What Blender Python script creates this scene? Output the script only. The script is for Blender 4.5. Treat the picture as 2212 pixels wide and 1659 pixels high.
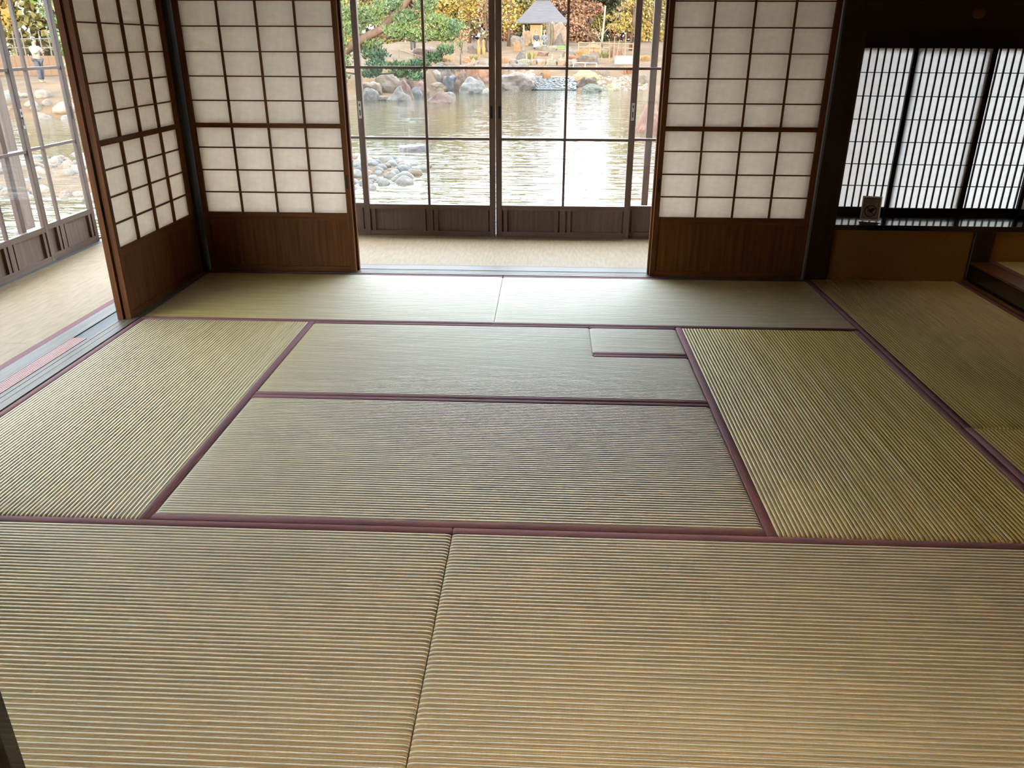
import bpy, math, random
from mathutils import Vector, Matrix, noise as mnoise

# tuning values
SKY_STRENGTH = 4.2
SKY_COLOR = (0.76, 0.89, 1.0, 1.0)
SUN_STRENGTH = 6.5
EXPOSURE = 2.25
GARDEN_K = 0.14  # darkens garden colours in place of a lower outdoor exposure
TATAMI_A = (146, 126, 50)
TATAMI_B = (166, 146, 74)
TATAMI_C = (160, 132, 66)
TATAMI_ROUGH = 0.56
TATAMI_SPEC = 1.0
TATAMI_IOR = 1.85
TATAMI_ANISO = 0.8
RIB_EXP = 2.2
RIB_AMP = 0.0029
WATER_BUMP = 0.022
ROCK_K = 0.375
LAMP = 8.0
FILL_LANTERN = 44.0  # strength of the fill light added over the near mats

random.seed(7)
for _o in list(bpy.data.objects):
    bpy.data.objects.remove(_o, do_unlink=True)
scene = bpy.context.scene
COL = scene.collection

# ------------------------------------------------------------------ camera
CAM = (2.17544, -1.09244, 1.36975)
YAW, PITCH, ROLL = -0.0418666, -0.4081059, 0.0039143
cam_data = bpy.data.cameras.new('camera')
cam_data.sensor_width = 36.0
cam_data.lens = 1707.065 / 2212 * 36.0
cam_data.clip_start = 0.02
cam_data.clip_end = 600
cam = bpy.data.objects.new('camera', cam_data)
COL.objects.link(cam)
_f = Vector((math.sin(YAW) * math.cos(PITCH), math.cos(YAW) * math.cos(PITCH), math.sin(PITCH)))
_r = _f.cross(Vector((0, 0, 1))).normalized()
_u = _r.cross(_f)
_r2 = _r * math.cos(ROLL) + _u * math.sin(ROLL)
_u2 = -_r * math.sin(ROLL) + _u * math.cos(ROLL)
_m = Matrix((_r2, _u2, -_f)).transposed().to_4x4()
_m.translation = Vector(CAM)
cam.matrix_world = _m
scene.camera = cam

# ------------------------------------------------------------------ light
SUN_DIR = Vector((-0.10, 0.97, -0.125)).normalized()      # low winter sun from behind the house
world = bpy.data.worlds.new('sky')
scene.world = world
world.use_nodes = True
wn = world.node_tree.nodes
wl = world.node_tree.links
for n in list(wn):
    wn.remove(n)
w_out = wn.new('ShaderNodeOutputWorld')
w_bg = wn.new('ShaderNodeBackground')
w_bg.inputs['Color'].default_value = SKY_COLOR          # even, bright hazy sky
w_bg.inputs['Strength'].default_value = SKY_STRENGTH
wl.new(w_bg.outputs['Background'], w_out.inputs['Surface'])

sun_data = bpy.data.lights.new('sun', 'SUN')
sun_data.energy = SUN_STRENGTH
sun_data.angle = math.radians(0.6)
sun_data.color = (1.0, 0.72, 0.42)
sun = bpy.data.objects.new('sun', sun_data)
COL.objects.link(sun)
sun.rotation_euler = SUN_DIR.to_track_quat('-Z', 'Y').to_euler()
sun.location = (5, -30, 12)

vs = scene.view_settings
vs.view_transform = 'Standard'
vs.look = 'None'
vs.gamma = 1.0
vs.use_curve_mapping = False
vs.exposure = EXPOSURE


# ------------------------------------------------------------------ materials
MATS = {}


def srgb(r, g, b):
    def c(v):
        v /= 255.0
        return v / 12.92 if v <= 0.04045 else ((v + 0.055) / 1.055) ** 2.4
    return (c(r), c(g), c(b), 1.0)


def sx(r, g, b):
    """garden colours, darkened to hold back overexposure under the bright sky"""
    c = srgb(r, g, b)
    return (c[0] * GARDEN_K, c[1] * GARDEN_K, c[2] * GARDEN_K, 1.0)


def new_mat(name):
    m = bpy.data.materials.new(name)
    m.use_nodes = True
    nt = m.node_tree
    for n in list(nt.nodes):
        nt.nodes.remove(n)
    out = nt.nodes.new('ShaderNodeOutputMaterial')
    MATS[name] = m
    return m, nt, out


def noise_mat(name, c1, c2, scale=(6, 6, 6), nscale=1.0, detail=4.0, rough=0.6, spec=0.4, bump=0.0, bump_dist=0.002,
              rand=0.0, c3=None, metallic=0.0, coat=0.0, lo=0.35, hi=0.65):
    m, nt, out = new_mat(name)
    N, L = nt.nodes, nt.links
    p = N.new('ShaderNodeBsdfPrincipled')
    p.inputs['Roughness'].default_value = rough
    p.inputs['Specular IOR Level'].default_value = spec
    p.inputs['Metallic'].default_value = metallic
    p.inputs['Coat Weight'].default_value = coat
    L.new(p.outputs[0], out.inputs['Surface'])
    tc = N.new('ShaderNodeTexCoord')
    mp = N.new('ShaderNodeMapping')
    mp.inputs['Scale'].default_value = scale
    L.new(tc.outputs['Object'], mp.inputs['Vector'])
    oi = N.new('ShaderNodeObjectInfo')
    mul = N.new('ShaderNodeMath')
    mul.operation = 'MULTIPLY'
    mul.inputs[1].default_value = 37.0
    L.new(oi.outputs['Random'], mul.inputs[0])
    nz = N.new('ShaderNodeTexNoise')
    nz.noise_dimensions = '4D'
    nz.inputs['Scale'].default_value = nscale
    nz.inputs['Detail'].default_value = detail
    L.new(mp.outputs[0], nz.inputs['Vector'])
    L.new(mul.outputs[0], nz.inputs['W'])
    cr = N.new('ShaderNodeValToRGB')
    cr.color_ramp.elements[0].position = lo
    cr.color_ramp.elements[0].color = c1
    cr.color_ramp.elements[1].position = hi
    cr.color_ramp.elements[1].color = c2
    if c3 is not None:
        e = cr.color_ramp.elements.new((lo + hi) / 2)
        e.color = c3
    L.new(nz.outputs['Fac'], cr.inputs['Fac'])
    col = cr.outputs['Color']
    if rand > 0:
        hs = N.new('ShaderNodeHueSaturation')
        mr = N.new('ShaderNodeMapRange')
        mr.inputs['To Min'].default_value = 1 - rand
        mr.inputs['To Max'].default_value = 1 + rand
        L.new(oi.outputs['Random'], mr.inputs['Value'])
        L.new(mr.outputs[0], hs.inputs['Value'])
        L.new(col, hs.inputs['Color'])
        col = hs.outputs['Color']
    L.new(col, p.inputs['Base Color'])
    if bump > 0:
        b = N.new('ShaderNodeBump')
        b.inputs['Strength'].default_value = bump
        b.inputs['Distance'].default_value = bump_dist
        L.new(nz.outputs['Fac'], b.inputs['Height'])
        L.new(b.outputs[0], p.inputs['Normal'])
    return m


def wood(name, c1, c2, rough=0.5, spec=0.4, k=1.0, rand=0.12, coat=0.0):
    for ax, sc in (('x', (2.5, 55, 55)), ('y', (55, 2.5, 55)), ('z', (55, 55, 2.5))):
        noise_mat(name + '_' + ax, c1, c2, scale=tuple(v * k for v in sc), detail=5, rough=rough, spec=spec, bump=0.12,
                  bump_dist=0.001, rand=rand, coat=coat, lo=0.3, hi=0.72)


wood('shoji_wood', srgb(78, 43, 16), srgb(112, 66, 28), rough=0.6, spec=0.15)
wood('door_wood', srgb(72, 54, 44), srgb(102, 80, 66), rough=0.45)
wood('sill_wood', srgb(72, 60, 50), srgb(98, 84, 72), rough=0.5, spec=0.15)
wood('pale_wood', srgb(168, 120, 72), srgb(196, 150, 98), rough=0.5)
wood('dark_wood', srgb(36, 24, 17), srgb(56, 39, 27), rough=0.5)
wood('toko_wood', srgb(78, 50, 28), srgb(104, 70, 40), rough=0.35)
wood('garden_wood', sx(186, 130, 80), sx(214, 160, 106), rough=0.7)
wood('grey_board', srgb(66, 64, 64), srgb(86, 84, 84), rough=0.55, spec=0.15)
noise_mat('lacquer', srgb(14, 13, 13), srgb(20, 18, 17), scale=(20, 20, 20), rough=0.16, spec=0.5, coat=0.4)
noise_mat('black_frame', srgb(16, 14, 13), srgb(24, 20, 18), scale=(20, 20, 20), rough=0.4)
noise_mat('plaster', srgb(138, 98, 46), srgb(150, 108, 52), scale=(90, 90, 90), rough=0.95, spec=0.1, bump=0.3, bump_dist=0.001)
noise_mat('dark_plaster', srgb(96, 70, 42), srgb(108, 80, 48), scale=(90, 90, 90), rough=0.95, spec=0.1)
noise_mat('ceiling_wood', srgb(112, 84, 58), srgb(132, 102, 72), scale=(3, 40, 40), rough=0.7)
noise_mat('heri', srgb(106, 70, 73), srgb(118, 80, 82), scale=(260, 260, 60), rough=0.8, spec=0.15, bump=0.25, bump_dist=0.0006)
noise_mat('rubber_pink', srgb(150, 102, 96), srgb(160, 112, 106), scale=(40, 4, 40), rough=0.6)
noise_mat('metal', srgb(150, 148, 142), srgb(166, 163, 156), scale=(40, 40, 40), rough=0.35, metallic=0.85)
noise_mat('dark_metal', srgb(30, 28, 26), srgb(40, 38, 36), scale=(40, 40, 40), rough=0.4, metallic=0.5)
noise_mat('card', srgb(226, 222, 214), srgb(234, 230, 222), scale=(30, 30, 30), rough=0.6)
noise_mat('card_face', srgb(150, 130, 112), srgb(156, 136, 118), scale=(30, 30, 30), rough=0.7)
noise_mat('print', srgb(38, 26, 20), srgb(44, 30, 24), scale=(30, 30, 30), rough=0.8)
noise_mat('base_floor', srgb(150, 136, 100), srgb(166, 150, 112), scale=(3, 60, 3), rough=0.6)
noise_mat('lamp_body', srgb(60, 50, 40), srgb(70, 58, 46), rough=0.4)


def tatami_mat():
    m, nt, out = new_mat('tatami')
    N, L = nt.nodes, nt.links
    p = N.new('ShaderNodeBsdfPrincipled')
    p.inputs['Roughness'].default_value = TATAMI_ROUGH
    p.inputs['Specular IOR Level'].default_value = TATAMI_SPEC
    L.new(p.outputs[0], out.inputs['Surface'])
    tc = N.new('ShaderNodeTexCoord')

    def nz(scale, detail, W=0.0):
        mp = N.new('ShaderNodeMapping')
        mp.inputs['Scale'].default_value = scale
        L.new(tc.outputs['Object'], mp.inputs['Vector'])
        n = N.new('ShaderNodeTexNoise')
        n.noise_dimensions = '4D'
        n.inputs['W'].default_value = W
        n.inputs['Scale'].default_value = 1.0
        n.inputs['Detail'].default_value = detail
        L.new(mp.outputs[0], n.inputs['Vector'])
        return n
    broad = nz((2.5, 68, 1), 2)
    strand = nz((520, 30, 30), 2, 3.0)
    cr = N.new('ShaderNodeValToRGB')
    cr.color_ramp.elements[0].position = 0.36
    cr.color_ramp.elements[0].color = srgb(*TATAMI_A)
    cr.color_ramp.elements[1].position = 0.66
    cr.color_ramp.elements[1].color = srgb(*TATAMI_B)
    e = cr.color_ramp.elements.new(0.51)
    e.color = srgb(*TATAMI_C)
    L.new(broad.outputs['Fac'], cr.inputs['Fac'])
    mr = N.new('ShaderNodeMapRange')
    mr.inputs['From Min'].default_value = 0.3
    mr.inputs['From Max'].default_value = 0.7
    mr.inputs['To Min'].default_value = 0.82
    mr.inputs['To Max'].default_value = 1.10
    L.new(strand.outputs['Fac'], mr.inputs['Value'])
    hs = N.new('ShaderNodeHueSaturation')
    L.new(mr.outputs[0], hs.inputs['Value'])
    L.new(cr.outputs['Color'], hs.inputs['Color'])
    L.new(hs.outputs['Color'], p.inputs['Base Color'])
    b = N.new('ShaderNodeBump')
    b.inputs['Strength'].default_value = 0.35
    b.inputs['Distance'].default_value = 0.0006
    L.new(strand.outputs['Fac'], b.inputs['Height'])
    L.new(b.outputs[0], p.inputs['Normal'])
    # rush strands run across the ribs: the gloss is stretched along the ribs
    vt = N.new('ShaderNodeVectorTransform')
    vt.vector_type = 'VECTOR'
    vt.convert_from = 'OBJECT'
    vt.convert_to = 'WORLD'
    vt.inputs['Vector'].default_value = (1, 0, 0)
    L.new(vt.outputs['Vector'], p.inputs['Tangent'])
    p.inputs['Anisotropic'].default_value = TATAMI_ANISO
    p.inputs['IOR'].default_value = TATAMI_IOR


tatami_mat()
noise_mat('goza', srgb(118, 97, 70), srgb(132, 110, 82), scale=(60, 9, 9), rough=0.65, spec=0.2, bump=0.2, bump_dist=0.001)


def paper_mat(name, col, trans):
    m, nt, out = new_mat(name)
    N, L = nt.nodes, nt.links
    tc = N.new('ShaderNodeTexCoord')
    n = N.new('ShaderNodeTexNoise')
    n.inputs['Scale'].default_value = 26.0
    n.inputs['Detail'].default_value = 6.0
    L.new(tc.outputs['Object'], n.inputs['Vector'])
    cr = N.new('ShaderNodeValToRGB')
    cr.color_ramp.elements[0].position = 0.3
    cr.color_ramp.elements[0].color = tuple(c * 0.90 for c in col[:3]) + (1,)
    cr.color_ramp.elements[1].position = 0.7
    cr.color_ramp.elements[1].color = col
    L.new(n.outputs['Fac'], cr.inputs['Fac'])
    d = N.new('ShaderNodeBsdfDiffuse')
    t = N.new('ShaderNodeBsdfTranslucent')
    L.new(cr.outputs['Color'], d.inputs['Color'])
    L.new(cr.outputs['Color'], t.inputs['Color'])
    mx = N.new('ShaderNodeMixShader')
    mx.inputs[0].default_value = trans
    L.new(d.outputs[0], mx.inputs[1])
    L.new(t.outputs[0], mx.inputs[2])
    L.new(mx.outputs[0], out.inputs['Surface'])


paper_mat('paper', (0.94, 0.885, 0.825, 1), 0.63)
paper_mat('fill_shade_paper', (0.92, 0.88, 0.80, 1), 0.75)
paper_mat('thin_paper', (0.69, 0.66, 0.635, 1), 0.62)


def glass_mat():
    m, nt, out = new_mat('glass')
    N, L = nt.nodes, nt.links
    fr = N.new('ShaderNodeFresnel')
    fr.inputs['IOR'].default_value = 1.45
    tr = N.new('ShaderNodeBsdfTransparent')
    tr.inputs['Color'].default_value = (0.97, 0.985, 0.98, 1)
    gl = N.new('ShaderNodeBsdfGlossy')
    gl.inputs['Roughness'].default_value = 0.0
    mx = N.new('ShaderNodeMixShader')
    L.new(fr.outputs[0], mx.inputs[0])
    L.new(tr.outputs[0], mx.inputs[1])
    L.new(gl.outputs[0], mx.inputs[2])
    L.new(mx.outputs[0], out.inputs['Surface'])


glass_mat()


def water_mat():
    m, nt, out = new_mat('water')
    N, L = nt.nodes, nt.links
    p = N.new('ShaderNodeBsdfPrincipled')
    p.inputs['Base Color'].default_value = (0.035, 0.03, 0.018, 1)
    p.inputs['Roughness'].default_value = 0.05
    p.inputs['IOR'].default_value = 1.33
    p.inputs['Specular IOR Level'].default_value = 0.5
    tc = N.new('ShaderNodeTexCoord')
    hs = []
    for sc, det, amp in (((0.6, 2.8, 1), 3, 1.0), ((1.8, 9.0, 1), 2, 0.45), ((0.16, 0.35, 1), 1, 1.2)):
        mp = N.new('ShaderNodeMapping')
        mp.inputs['Scale'].default_value = sc
        L.new(tc.outputs['Object'], mp.inputs['Vector'])
        n = N.new('ShaderNodeTexNoise')
        n.inputs['Scale'].default_value = 1.0
        n.inputs['Detail'].default_value = det
        L.new(mp.outputs[0], n.inputs['Vector'])
        mu = N.new('ShaderNodeMath')
        mu.operation = 'MULTIPLY'
        mu.inputs[1].default_value = amp
        L.new(n.outputs['Fac'], mu.inputs[0])
        hs.append(mu)
    a = N.new('ShaderNodeMath')
    L.new(hs[0].outputs[0], a.inputs[0])
    L.new(hs[1].outputs[0], a.inputs[1])
    a2 = N.new('ShaderNodeMath')
    L.new(a.outputs[0], a2.inputs[0])
    L.new(hs[2].outputs[0], a2.inputs[1])
    b = N.new('ShaderNodeBump')
    b.inputs['Strength'].default_value = 1.0
    b.inputs['Distance'].default_value = WATER_BUMP
    L.new(a2.outputs[0], b.inputs['Height'])
    L.new(b.outputs[0], p.inputs['Normal'])
    L.new(p.outputs[0], out.inputs['Surface'])


water_mat()

ROCKC = {'pale': ((150, 152, 156), (186, 184, 180)), 'white': ((186, 184, 178), (208, 206, 198)), 'pink': ((150, 122, 114), (182, 152, 142)),
         'blue': ((118, 126, 138), (156, 162, 170)), 'tan': ((138, 120, 102), (172, 154, 134)), 'grey': ((112, 112, 114), (148, 148, 148)),
         'rust': ((118, 92, 80), (146, 120, 106)), 'pinkgrey': ((138, 126, 122), (178, 166, 158)), 'rose': ((176, 128, 124), (196, 150, 144)),
         'orange': ((170, 132, 96), (190, 152, 112)), 'dark': ((84, 80, 80), (116, 112, 108)), 'gold': ((190, 160, 120), (214, 186, 146)),
         'green': ((128, 134, 124), (160, 166, 154)), 'salmon': ((176, 126, 110), (206, 160, 142)), 'lilac': ((146, 142, 156), (172, 168, 180)),
         'cobble': ((140, 142, 144), (178, 178, 174))}
for k, (a, b) in ROCKC.items():
    noise_mat('rock_' + k, srgb(*[v * ROCK_K * t for v, t in zip(a, (1.06, 0.98, 0.90))]), srgb(*[v * ROCK_K * t for v, t in zip(b, (1.06, 0.98, 0.90))]), scale=(5, 5, 5), detail=7, rough=0.85, spec=0.2, bump=0.5, bump_dist=0.03, rand=0.18)
noise_mat('earth', sx(128, 98, 68), sx(164, 130, 92), scale=(0.9, 0.9, 0.9), detail=8, rough=0.95, spec=0.1, bump=0.4, bump_dist=0.05)
noise_mat('mud', sx(70, 62, 50), sx(96, 88, 74), scale=(2, 2, 2), detail=6, rough=0.9)
noise_mat('pine_leaf', sx(88, 132, 78), sx(146, 176, 98), scale=(1.6, 1.6, 1.6), detail=3, rough=0.6, spec=0.3)
noise_mat('gold_leaf', sx(176, 150, 58), sx(222, 192, 84), scale=(1.2, 1.2, 1.2), detail=3, rough=0.6, spec=0.3)
noise_mat('olive_leaf', sx(120, 124, 62), sx(176, 164, 82), scale=(1.0, 1.0, 1.0), detail=3, rough=0.6, spec=0.3)
noise_mat('russet_leaf', sx(186, 136, 108), sx(220, 172, 140), scale=(1.2, 1.2, 1.2), detail=3, rough=0.7, spec=0.2)
noise_mat('green_leaf', sx(96, 150, 66), sx(150, 190, 90), scale=(1.2, 1.2, 1.2), detail=3, rough=0.6, spec=0.3)
noise_mat('bark', sx(112, 92, 80), sx(150, 128, 112), scale=(8, 8, 2), detail=5, rough=0.9, spec=0.1, bump=0.4, bump_dist=0.01)
noise_mat('pale_bark', sx(206, 186, 160), sx(226, 206, 180), scale=(8, 8, 2), detail=5, rough=0.9, spec=0.1)
noise_mat('straw', sx(196, 156, 100), sx(220, 182, 126), scale=(30, 30, 4), detail=3, rough=0.9, spec=0.1)
noise_mat('roof_shingle', sx(86, 80, 88), sx(104, 98, 104), scale=(2, 30, 2), detail=4, rough=0.7, spec=0.3)
noise_mat('panel_board', sx(110, 128, 146), sx(128, 146, 162), scale=(2, 20, 20), rough=0.6)
noise_mat('foam', sx(220, 226, 236), sx(240, 244, 250), scale=(6, 6, 6), rough=0.5)
noise_mat('skin', sx(206, 160, 132), sx(214, 170, 142), rough=0.6)
noise_mat('hair', sx(24, 20, 18), sx(34, 28, 24), rough=0.5)
noise_mat('navy', sx(34, 38, 54), sx(44, 50, 66), rough=0.8)
noise_mat('white_cloth', sx(226, 220, 216), sx(236, 230, 226), rough=0.8)
noise_mat('grey_cloth', sx(100, 108, 120), sx(120, 128, 140), rough=0.8)
noise_mat('pattern_cloth', sx(30, 32, 48), sx(170, 166, 172), scale=(14, 14, 14), detail=1, rough=0.8, lo=0.48, hi=0.52)
noise_mat('cream_cloth', sx(224, 210, 180), sx(234, 222, 196), rough=0.8)
noise_mat('jeans', sx(58, 66, 88), sx(74, 82, 104), rough=0.8)
noise_mat('orange_board', sx(206, 140, 80), sx(222, 156, 94), scale=(2, 2, 30), rough=0.8)


# ------------------------------------------------------------------ builders
class MB:
    def __init__(self):
        self.v, self.f = [], []

    def box(self, x0, x1, y0, y1, z0, z1):
        b = len(self.v)
        self.v += [(x0, y0, z0), (x1, y0, z0), (x1, y1, z0), (x0, y1, z0), (x0, y0, z1), (x1, y0, z1), (x1, y1, z1), (x0, y1, z1)]
        self.f += [tuple(b + i for i in q) for q in ((3, 2, 1, 0), (4, 5, 6, 7), (0, 1, 5, 4), (1, 2, 6, 5), (2, 3, 7, 6), (3, 0, 4, 7))]
        return self

    def cbox(self, x0, x1, y0, y1, z0, z1, c):
        """box with chamfered vertical and top edges (chamfer c)"""
        b = len(self.v)

        def ring(z, i):
            return [(x0 + i, y0 + c, z), (x0 + c, y0 + i, z), (x1 - c, y0 + i, z), (x1 - i, y0 + c, z),
                    (x1 - i, y1 - c, z), (x1 - c, y1 - i, z), (x0 + c, y1 - i, z), (x0 + i, y1 - c, z)]
        R = [ring(z0, c * .5), ring(z0 + c, 0), ring(z1 - c, 0), ring(z1, c * .5)]
        for r in R:
            self.v += r
        for k in range(3):
            for i in range(8):
                j = (i + 1) % 8
                self.f.append((b + k * 8 + i, b + k * 8 + j, b + k * 8 + 8 + j, b + k * 8 + 8 + i))
        self.f.append(tuple(b + i for i in range(7, -1, -1)))
        self.f.append(tuple(b + 24 + i for i in range(8)))
        return self

    def grid(self, rows):
        b = len(self.v)
        n, k = len(rows), len(rows[0])
        for r in rows:
            self.v += r
        for i in range(n - 1):
            for j in range(k - 1):
                a = b + i * k + j
                self.f.append((a, a + 1, a + k + 1, a + k))
        return self

    def tube(self, pts, rad, n=8, cap=True):
        b = len(self.v)
        P = [Vector(p) for p in pts]
        for i, p in enumerate(P):
            d = (P[min(i + 1, len(P) - 1)] - P[max(i - 1, 0)]).normalized()
            a = d.cross(Vector((0, 0, 1)))
            if a.length < 1e-3:
                a = Vector((1, 0, 0))
            a.normalize()
            c = d.cross(a)
            r = rad[i] if isinstance(rad, (list, tuple)) else rad
            for k in range(n):
                t = 2 * math.pi * k / n
                self.v.append(tuple(p + a * (r * math.cos(t)) + c * (r * math.sin(t))))
        for i in range(len(P) - 1):
            for k in range(n):
                j = (k + 1) % n
                self.f.append((b + i * n + k, b + i * n + j, b + (i + 1) * n + j, b + (i + 1) * n + k))
        if cap:
            self.f.append(tuple(b + k for k in range(n - 1, -1, -1)))
            self.f.append(tuple(b + (len(P) - 1) * n + k for k in range(n)))
        return self

    def mesh(self, name, mat, smooth=False):
        me = bpy.data.meshes.new(name)
        me.from_pydata(self.v, [], self.f)
        me.materials.append(MATS[mat])
        if smooth:
            me.polygons.foreach_set('use_smooth', [True] * len(me.polygons))
        me.update()
        return me

    def build(self, name, mat, parent=None, smooth=False, loc=None):
        return link(name, self.mesh(name, mat, smooth), parent, loc)


def link(name, me, parent=None, loc=None, rotz=0.0):
    o = bpy.data.objects.new(name, me)
    COL.objects.link(o)
    if parent is not None:
        o.parent = parent
    if loc is not None:
        o.location = loc
    if rotz:
        o.rotation_euler = (0, 0, rotz)
    return o


BOXES = {}


def bx(name, mat, parent, x0, x1, y0, y1, z0, z1, chamfer=0.0):
    """one box piece; alike pieces share mesh data"""
    key = (name, mat, round(x1 - x0, 4), round(y1 - y0, 4), round(z1 - z0, 4), chamfer)
    if key not in BOXES:
        mb = MB()
        if chamfer:
            mb.cbox(0, x1 - x0, 0, y1 - y0, 0, z1 - z0, chamfer)
        else:
            mb.box(0, x1 - x0, 0, y1 - y0, 0, z1 - z0)
        BOXES[key] = mb.mesh(name, mat)
    return link(name, BOXES[key], parent, (x0, y0, z0))


def tag(o, label, cat, group=None, kind=None):
    o['label'] = label
    o['category'] = cat
    if group:
        o['group'] = group
    if kind:
        o['kind'] = kind
    return o


def thing(name, label, cat, loc=(0, 0, 0), rotz=0.0, group=None):
    o = bpy.data.objects.new(name, None)
    o.empty_display_size = 0.1
    COL.objects.link(o)
    o.location = loc
    o.rotation_euler = (0, 0, rotz)
    return tag(o, label, cat, group)


def struct(o, label, cat):
    return tag(o, label, cat, kind='structure')


# ------------------------------------------------------------------ room shell
KH = 1.79            # underside of the door head rails
CH = 2.45            # ceiling
XR = 4.815           # right wall / alcove line


def sbox(name, mat, label, cat, *d, chamfer=0.0):
    return struct(bx(name, mat, None, *d, chamfer=chamfer), label, cat)


sbox('floor', 'base_floor', 'straw coloured subfloor under the tatami mats', 'floor', -1.15, 5.80, -3.9, 4.93, -0.12, -0.058)
sbox('floor', 'base_floor', 'matted floor of the adjoining room in the foreground', 'floor', 0.0, 4.81, -3.9, -0.115, -0.058, 0.0)
sbox('ceiling', 'ceiling_wood', 'plain board ceiling over the tatami room', 'ceiling', 0.0, 5.8, -3.9, 3.84, CH, CH + 0.05)
sbox('ceiling', 'ceiling_wood', 'low board ceiling over the rear veranda corridor', 'ceiling', -1.16, 3.90, 3.95, 5.02, 2.50, 2.55)
sbox('ceiling', 'ceiling_wood', 'low board ceiling over the left veranda corridor', 'ceiling', -1.25, -0.11, -3.9, 3.95, 2.50, 2.55)
# upper walls over the sliding screens
sbox('wall_back', 'plaster', 'ochre plaster band above the rear sliding screens', 'wall', 0.0, 3.805, 3.85, 3.91, KH + 0.06, CH)
sbox('wall_left', 'plaster', 'ochre plaster band above the left sliding screens', 'wall', -0.10, -0.04, -3.9, 3.80, KH + 0.06, CH)
sbox('wall_side', 'plaster', 'ochre plaster side wall of the adjoining room, added to block its side light', 'wall', -0.10, -0.04, -3.9, -0.115, -0.05, KH)  # unseen wall put in to cut light from the side
sbox('wall_front', 'plaster', 'ochre plaster band above the front doorway', 'wall', 0.0, 4.81, -0.11, -0.03, KH + 0.06, CH)
sbox('trim_1', 'dark_wood_x', 'dark grooved head rail over the rear screens', 'trim', 0.0, 3.805, 3.845, 3.925, KH, KH + 0.06)
sbox('trim_2', 'dark_wood_y', 'dark grooved head rail over the left screens', 'trim', -0.11, -0.025, -3.9, 3.80, KH, KH + 0.06)
sbox('trim_3', 'dark_wood_x', 'dark head rail over the front doorway', 'trim', 0.0, 4.81, -0.115, 0.0, KH, KH + 0.06)
# right side
sbox('wall_right', 'plaster', 'ochre plaster wall on the right before the alcove', 'wall', XR, XR + 0.08, -3.9, 1.70, 0.0, CH)
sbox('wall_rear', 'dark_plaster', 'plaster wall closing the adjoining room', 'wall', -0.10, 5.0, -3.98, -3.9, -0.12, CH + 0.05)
sbox('wall_veranda_near', 'dark_plaster', 'unseen plaster wall added to close the near end of the left veranda to sun', 'wall', -1.25, -0.10, -3.98, -3.9, -0.12, 2.6)  # added out of view to stop sun streaks on the veranda
sbox('wall_alcove_right', 'plaster', 'ochre plaster back wall of the alcove', 'wall', 5.72, 5.80, 1.70, 4.30, 0.0, CH)
sbox('wall_alcove_front', 'plaster', 'ochre plaster side wall of the alcove', 'wall', XR + 0.08, 5.72, 1.62, 1.70, 0.0, CH)
# rear right: writing bay (low wall, black ledge, fine lattice screens)
sbox('wall_bay_low', 'plaster', 'dim ochre plaster panel below the black ledge', 'wall', 3.955, 4.812, 3.86, 3.93, -0.06, 0.313)
sbox('wall_bay_low', 'plaster', 'small ochre plaster panel above the alcove mat', 'wall', 4.938, 5.72, 3.86, 3.93, -0.06, 0.313)
sbox('trim_4', 'lacquer', 'glossy black ledge board reflecting the lattice screens', 'ledge', 3.955, 5.72, 3.85, 4.235, 0.313, 0.345)
sbox('trim_5', 'black_frame', 'black lintel above the fine lattice screens', 'lintel', 3.955, 5.72, 3.86, 4.27, 1.347, 1.455)
wb = sbox('wall_bay_upper', 'dark_wood_x', 'dark wood beam with a round pale knot above the lattice window', 'wall', 3.955, 5.72, 3.86, 3.93, 1.455, CH)
kn = MB()
ring = []
for rr, zz in ((0.0, -0.006), (0.55, -0.0065), (0.85, -0.0045), (1.0, 0.0)):
    ring.append([(0.60 + 0.036 * rr * math.cos(t), zz, 0.070 + 0.026 * rr * math.sin(t)) for t in [i * math.pi / 12 for i in range(25)]])
kn.grid(ring).build('knot', 'toko_wood_x', wb, smooth=True)
sbox('wall_veranda_end', 'plaster', 'plaster wall closing the rear veranda on the right', 'wall', 3.90, 3.955, 3.96, 5.03, -0.06, 2.55)
sbox('ceiling', 'dark_wood_x', 'boarded soffit inside the lattice window bay', 'ceiling', 3.955, 5.72, 3.93, 4.30, 1.455, 1.50)
# posts
sbox('trim_6', 'dark_wood_z', 'thick dark post between the rear screens and the lattice window', 'post', 3.806, 3.955, 3.835, 3.955, -0.06, CH, chamfer=0.008)
sbox('trim_7', 'black_frame', 'black corner post between the left and rear screens', 'post', -0.105, -0.004, 3.795, 3.93, -0.06, CH, chamfer=0.006)
sbox('trim_8', 'dark_wood_z', 'short dark stud under the black ledge at the head of the alcove', 'post', 4.812, 4.937, 3.84, 3.95, -0.06, 0.313, chamfer=0.006)
sbox('trim_9', 'dark_wood_z', 'dark post at the near end of the alcove', 'post', 4.812, 4.937, 1.60, 1.72, 0.0, CH, chamfer=0.008)
sbox('trim_13', 'dark_wood_z', 'dark post at the near left corner of the room, outside the photo', 'post', -0.11, 0.0, -0.113, -0.003, 0.0, CH)
sbox('trim_10', 'door_wood_z', 'square veranda corner post', 'post', -1.215, -1.10, 4.915, 5.03, -0.6, 2.55, chamfer=0.006)

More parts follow.
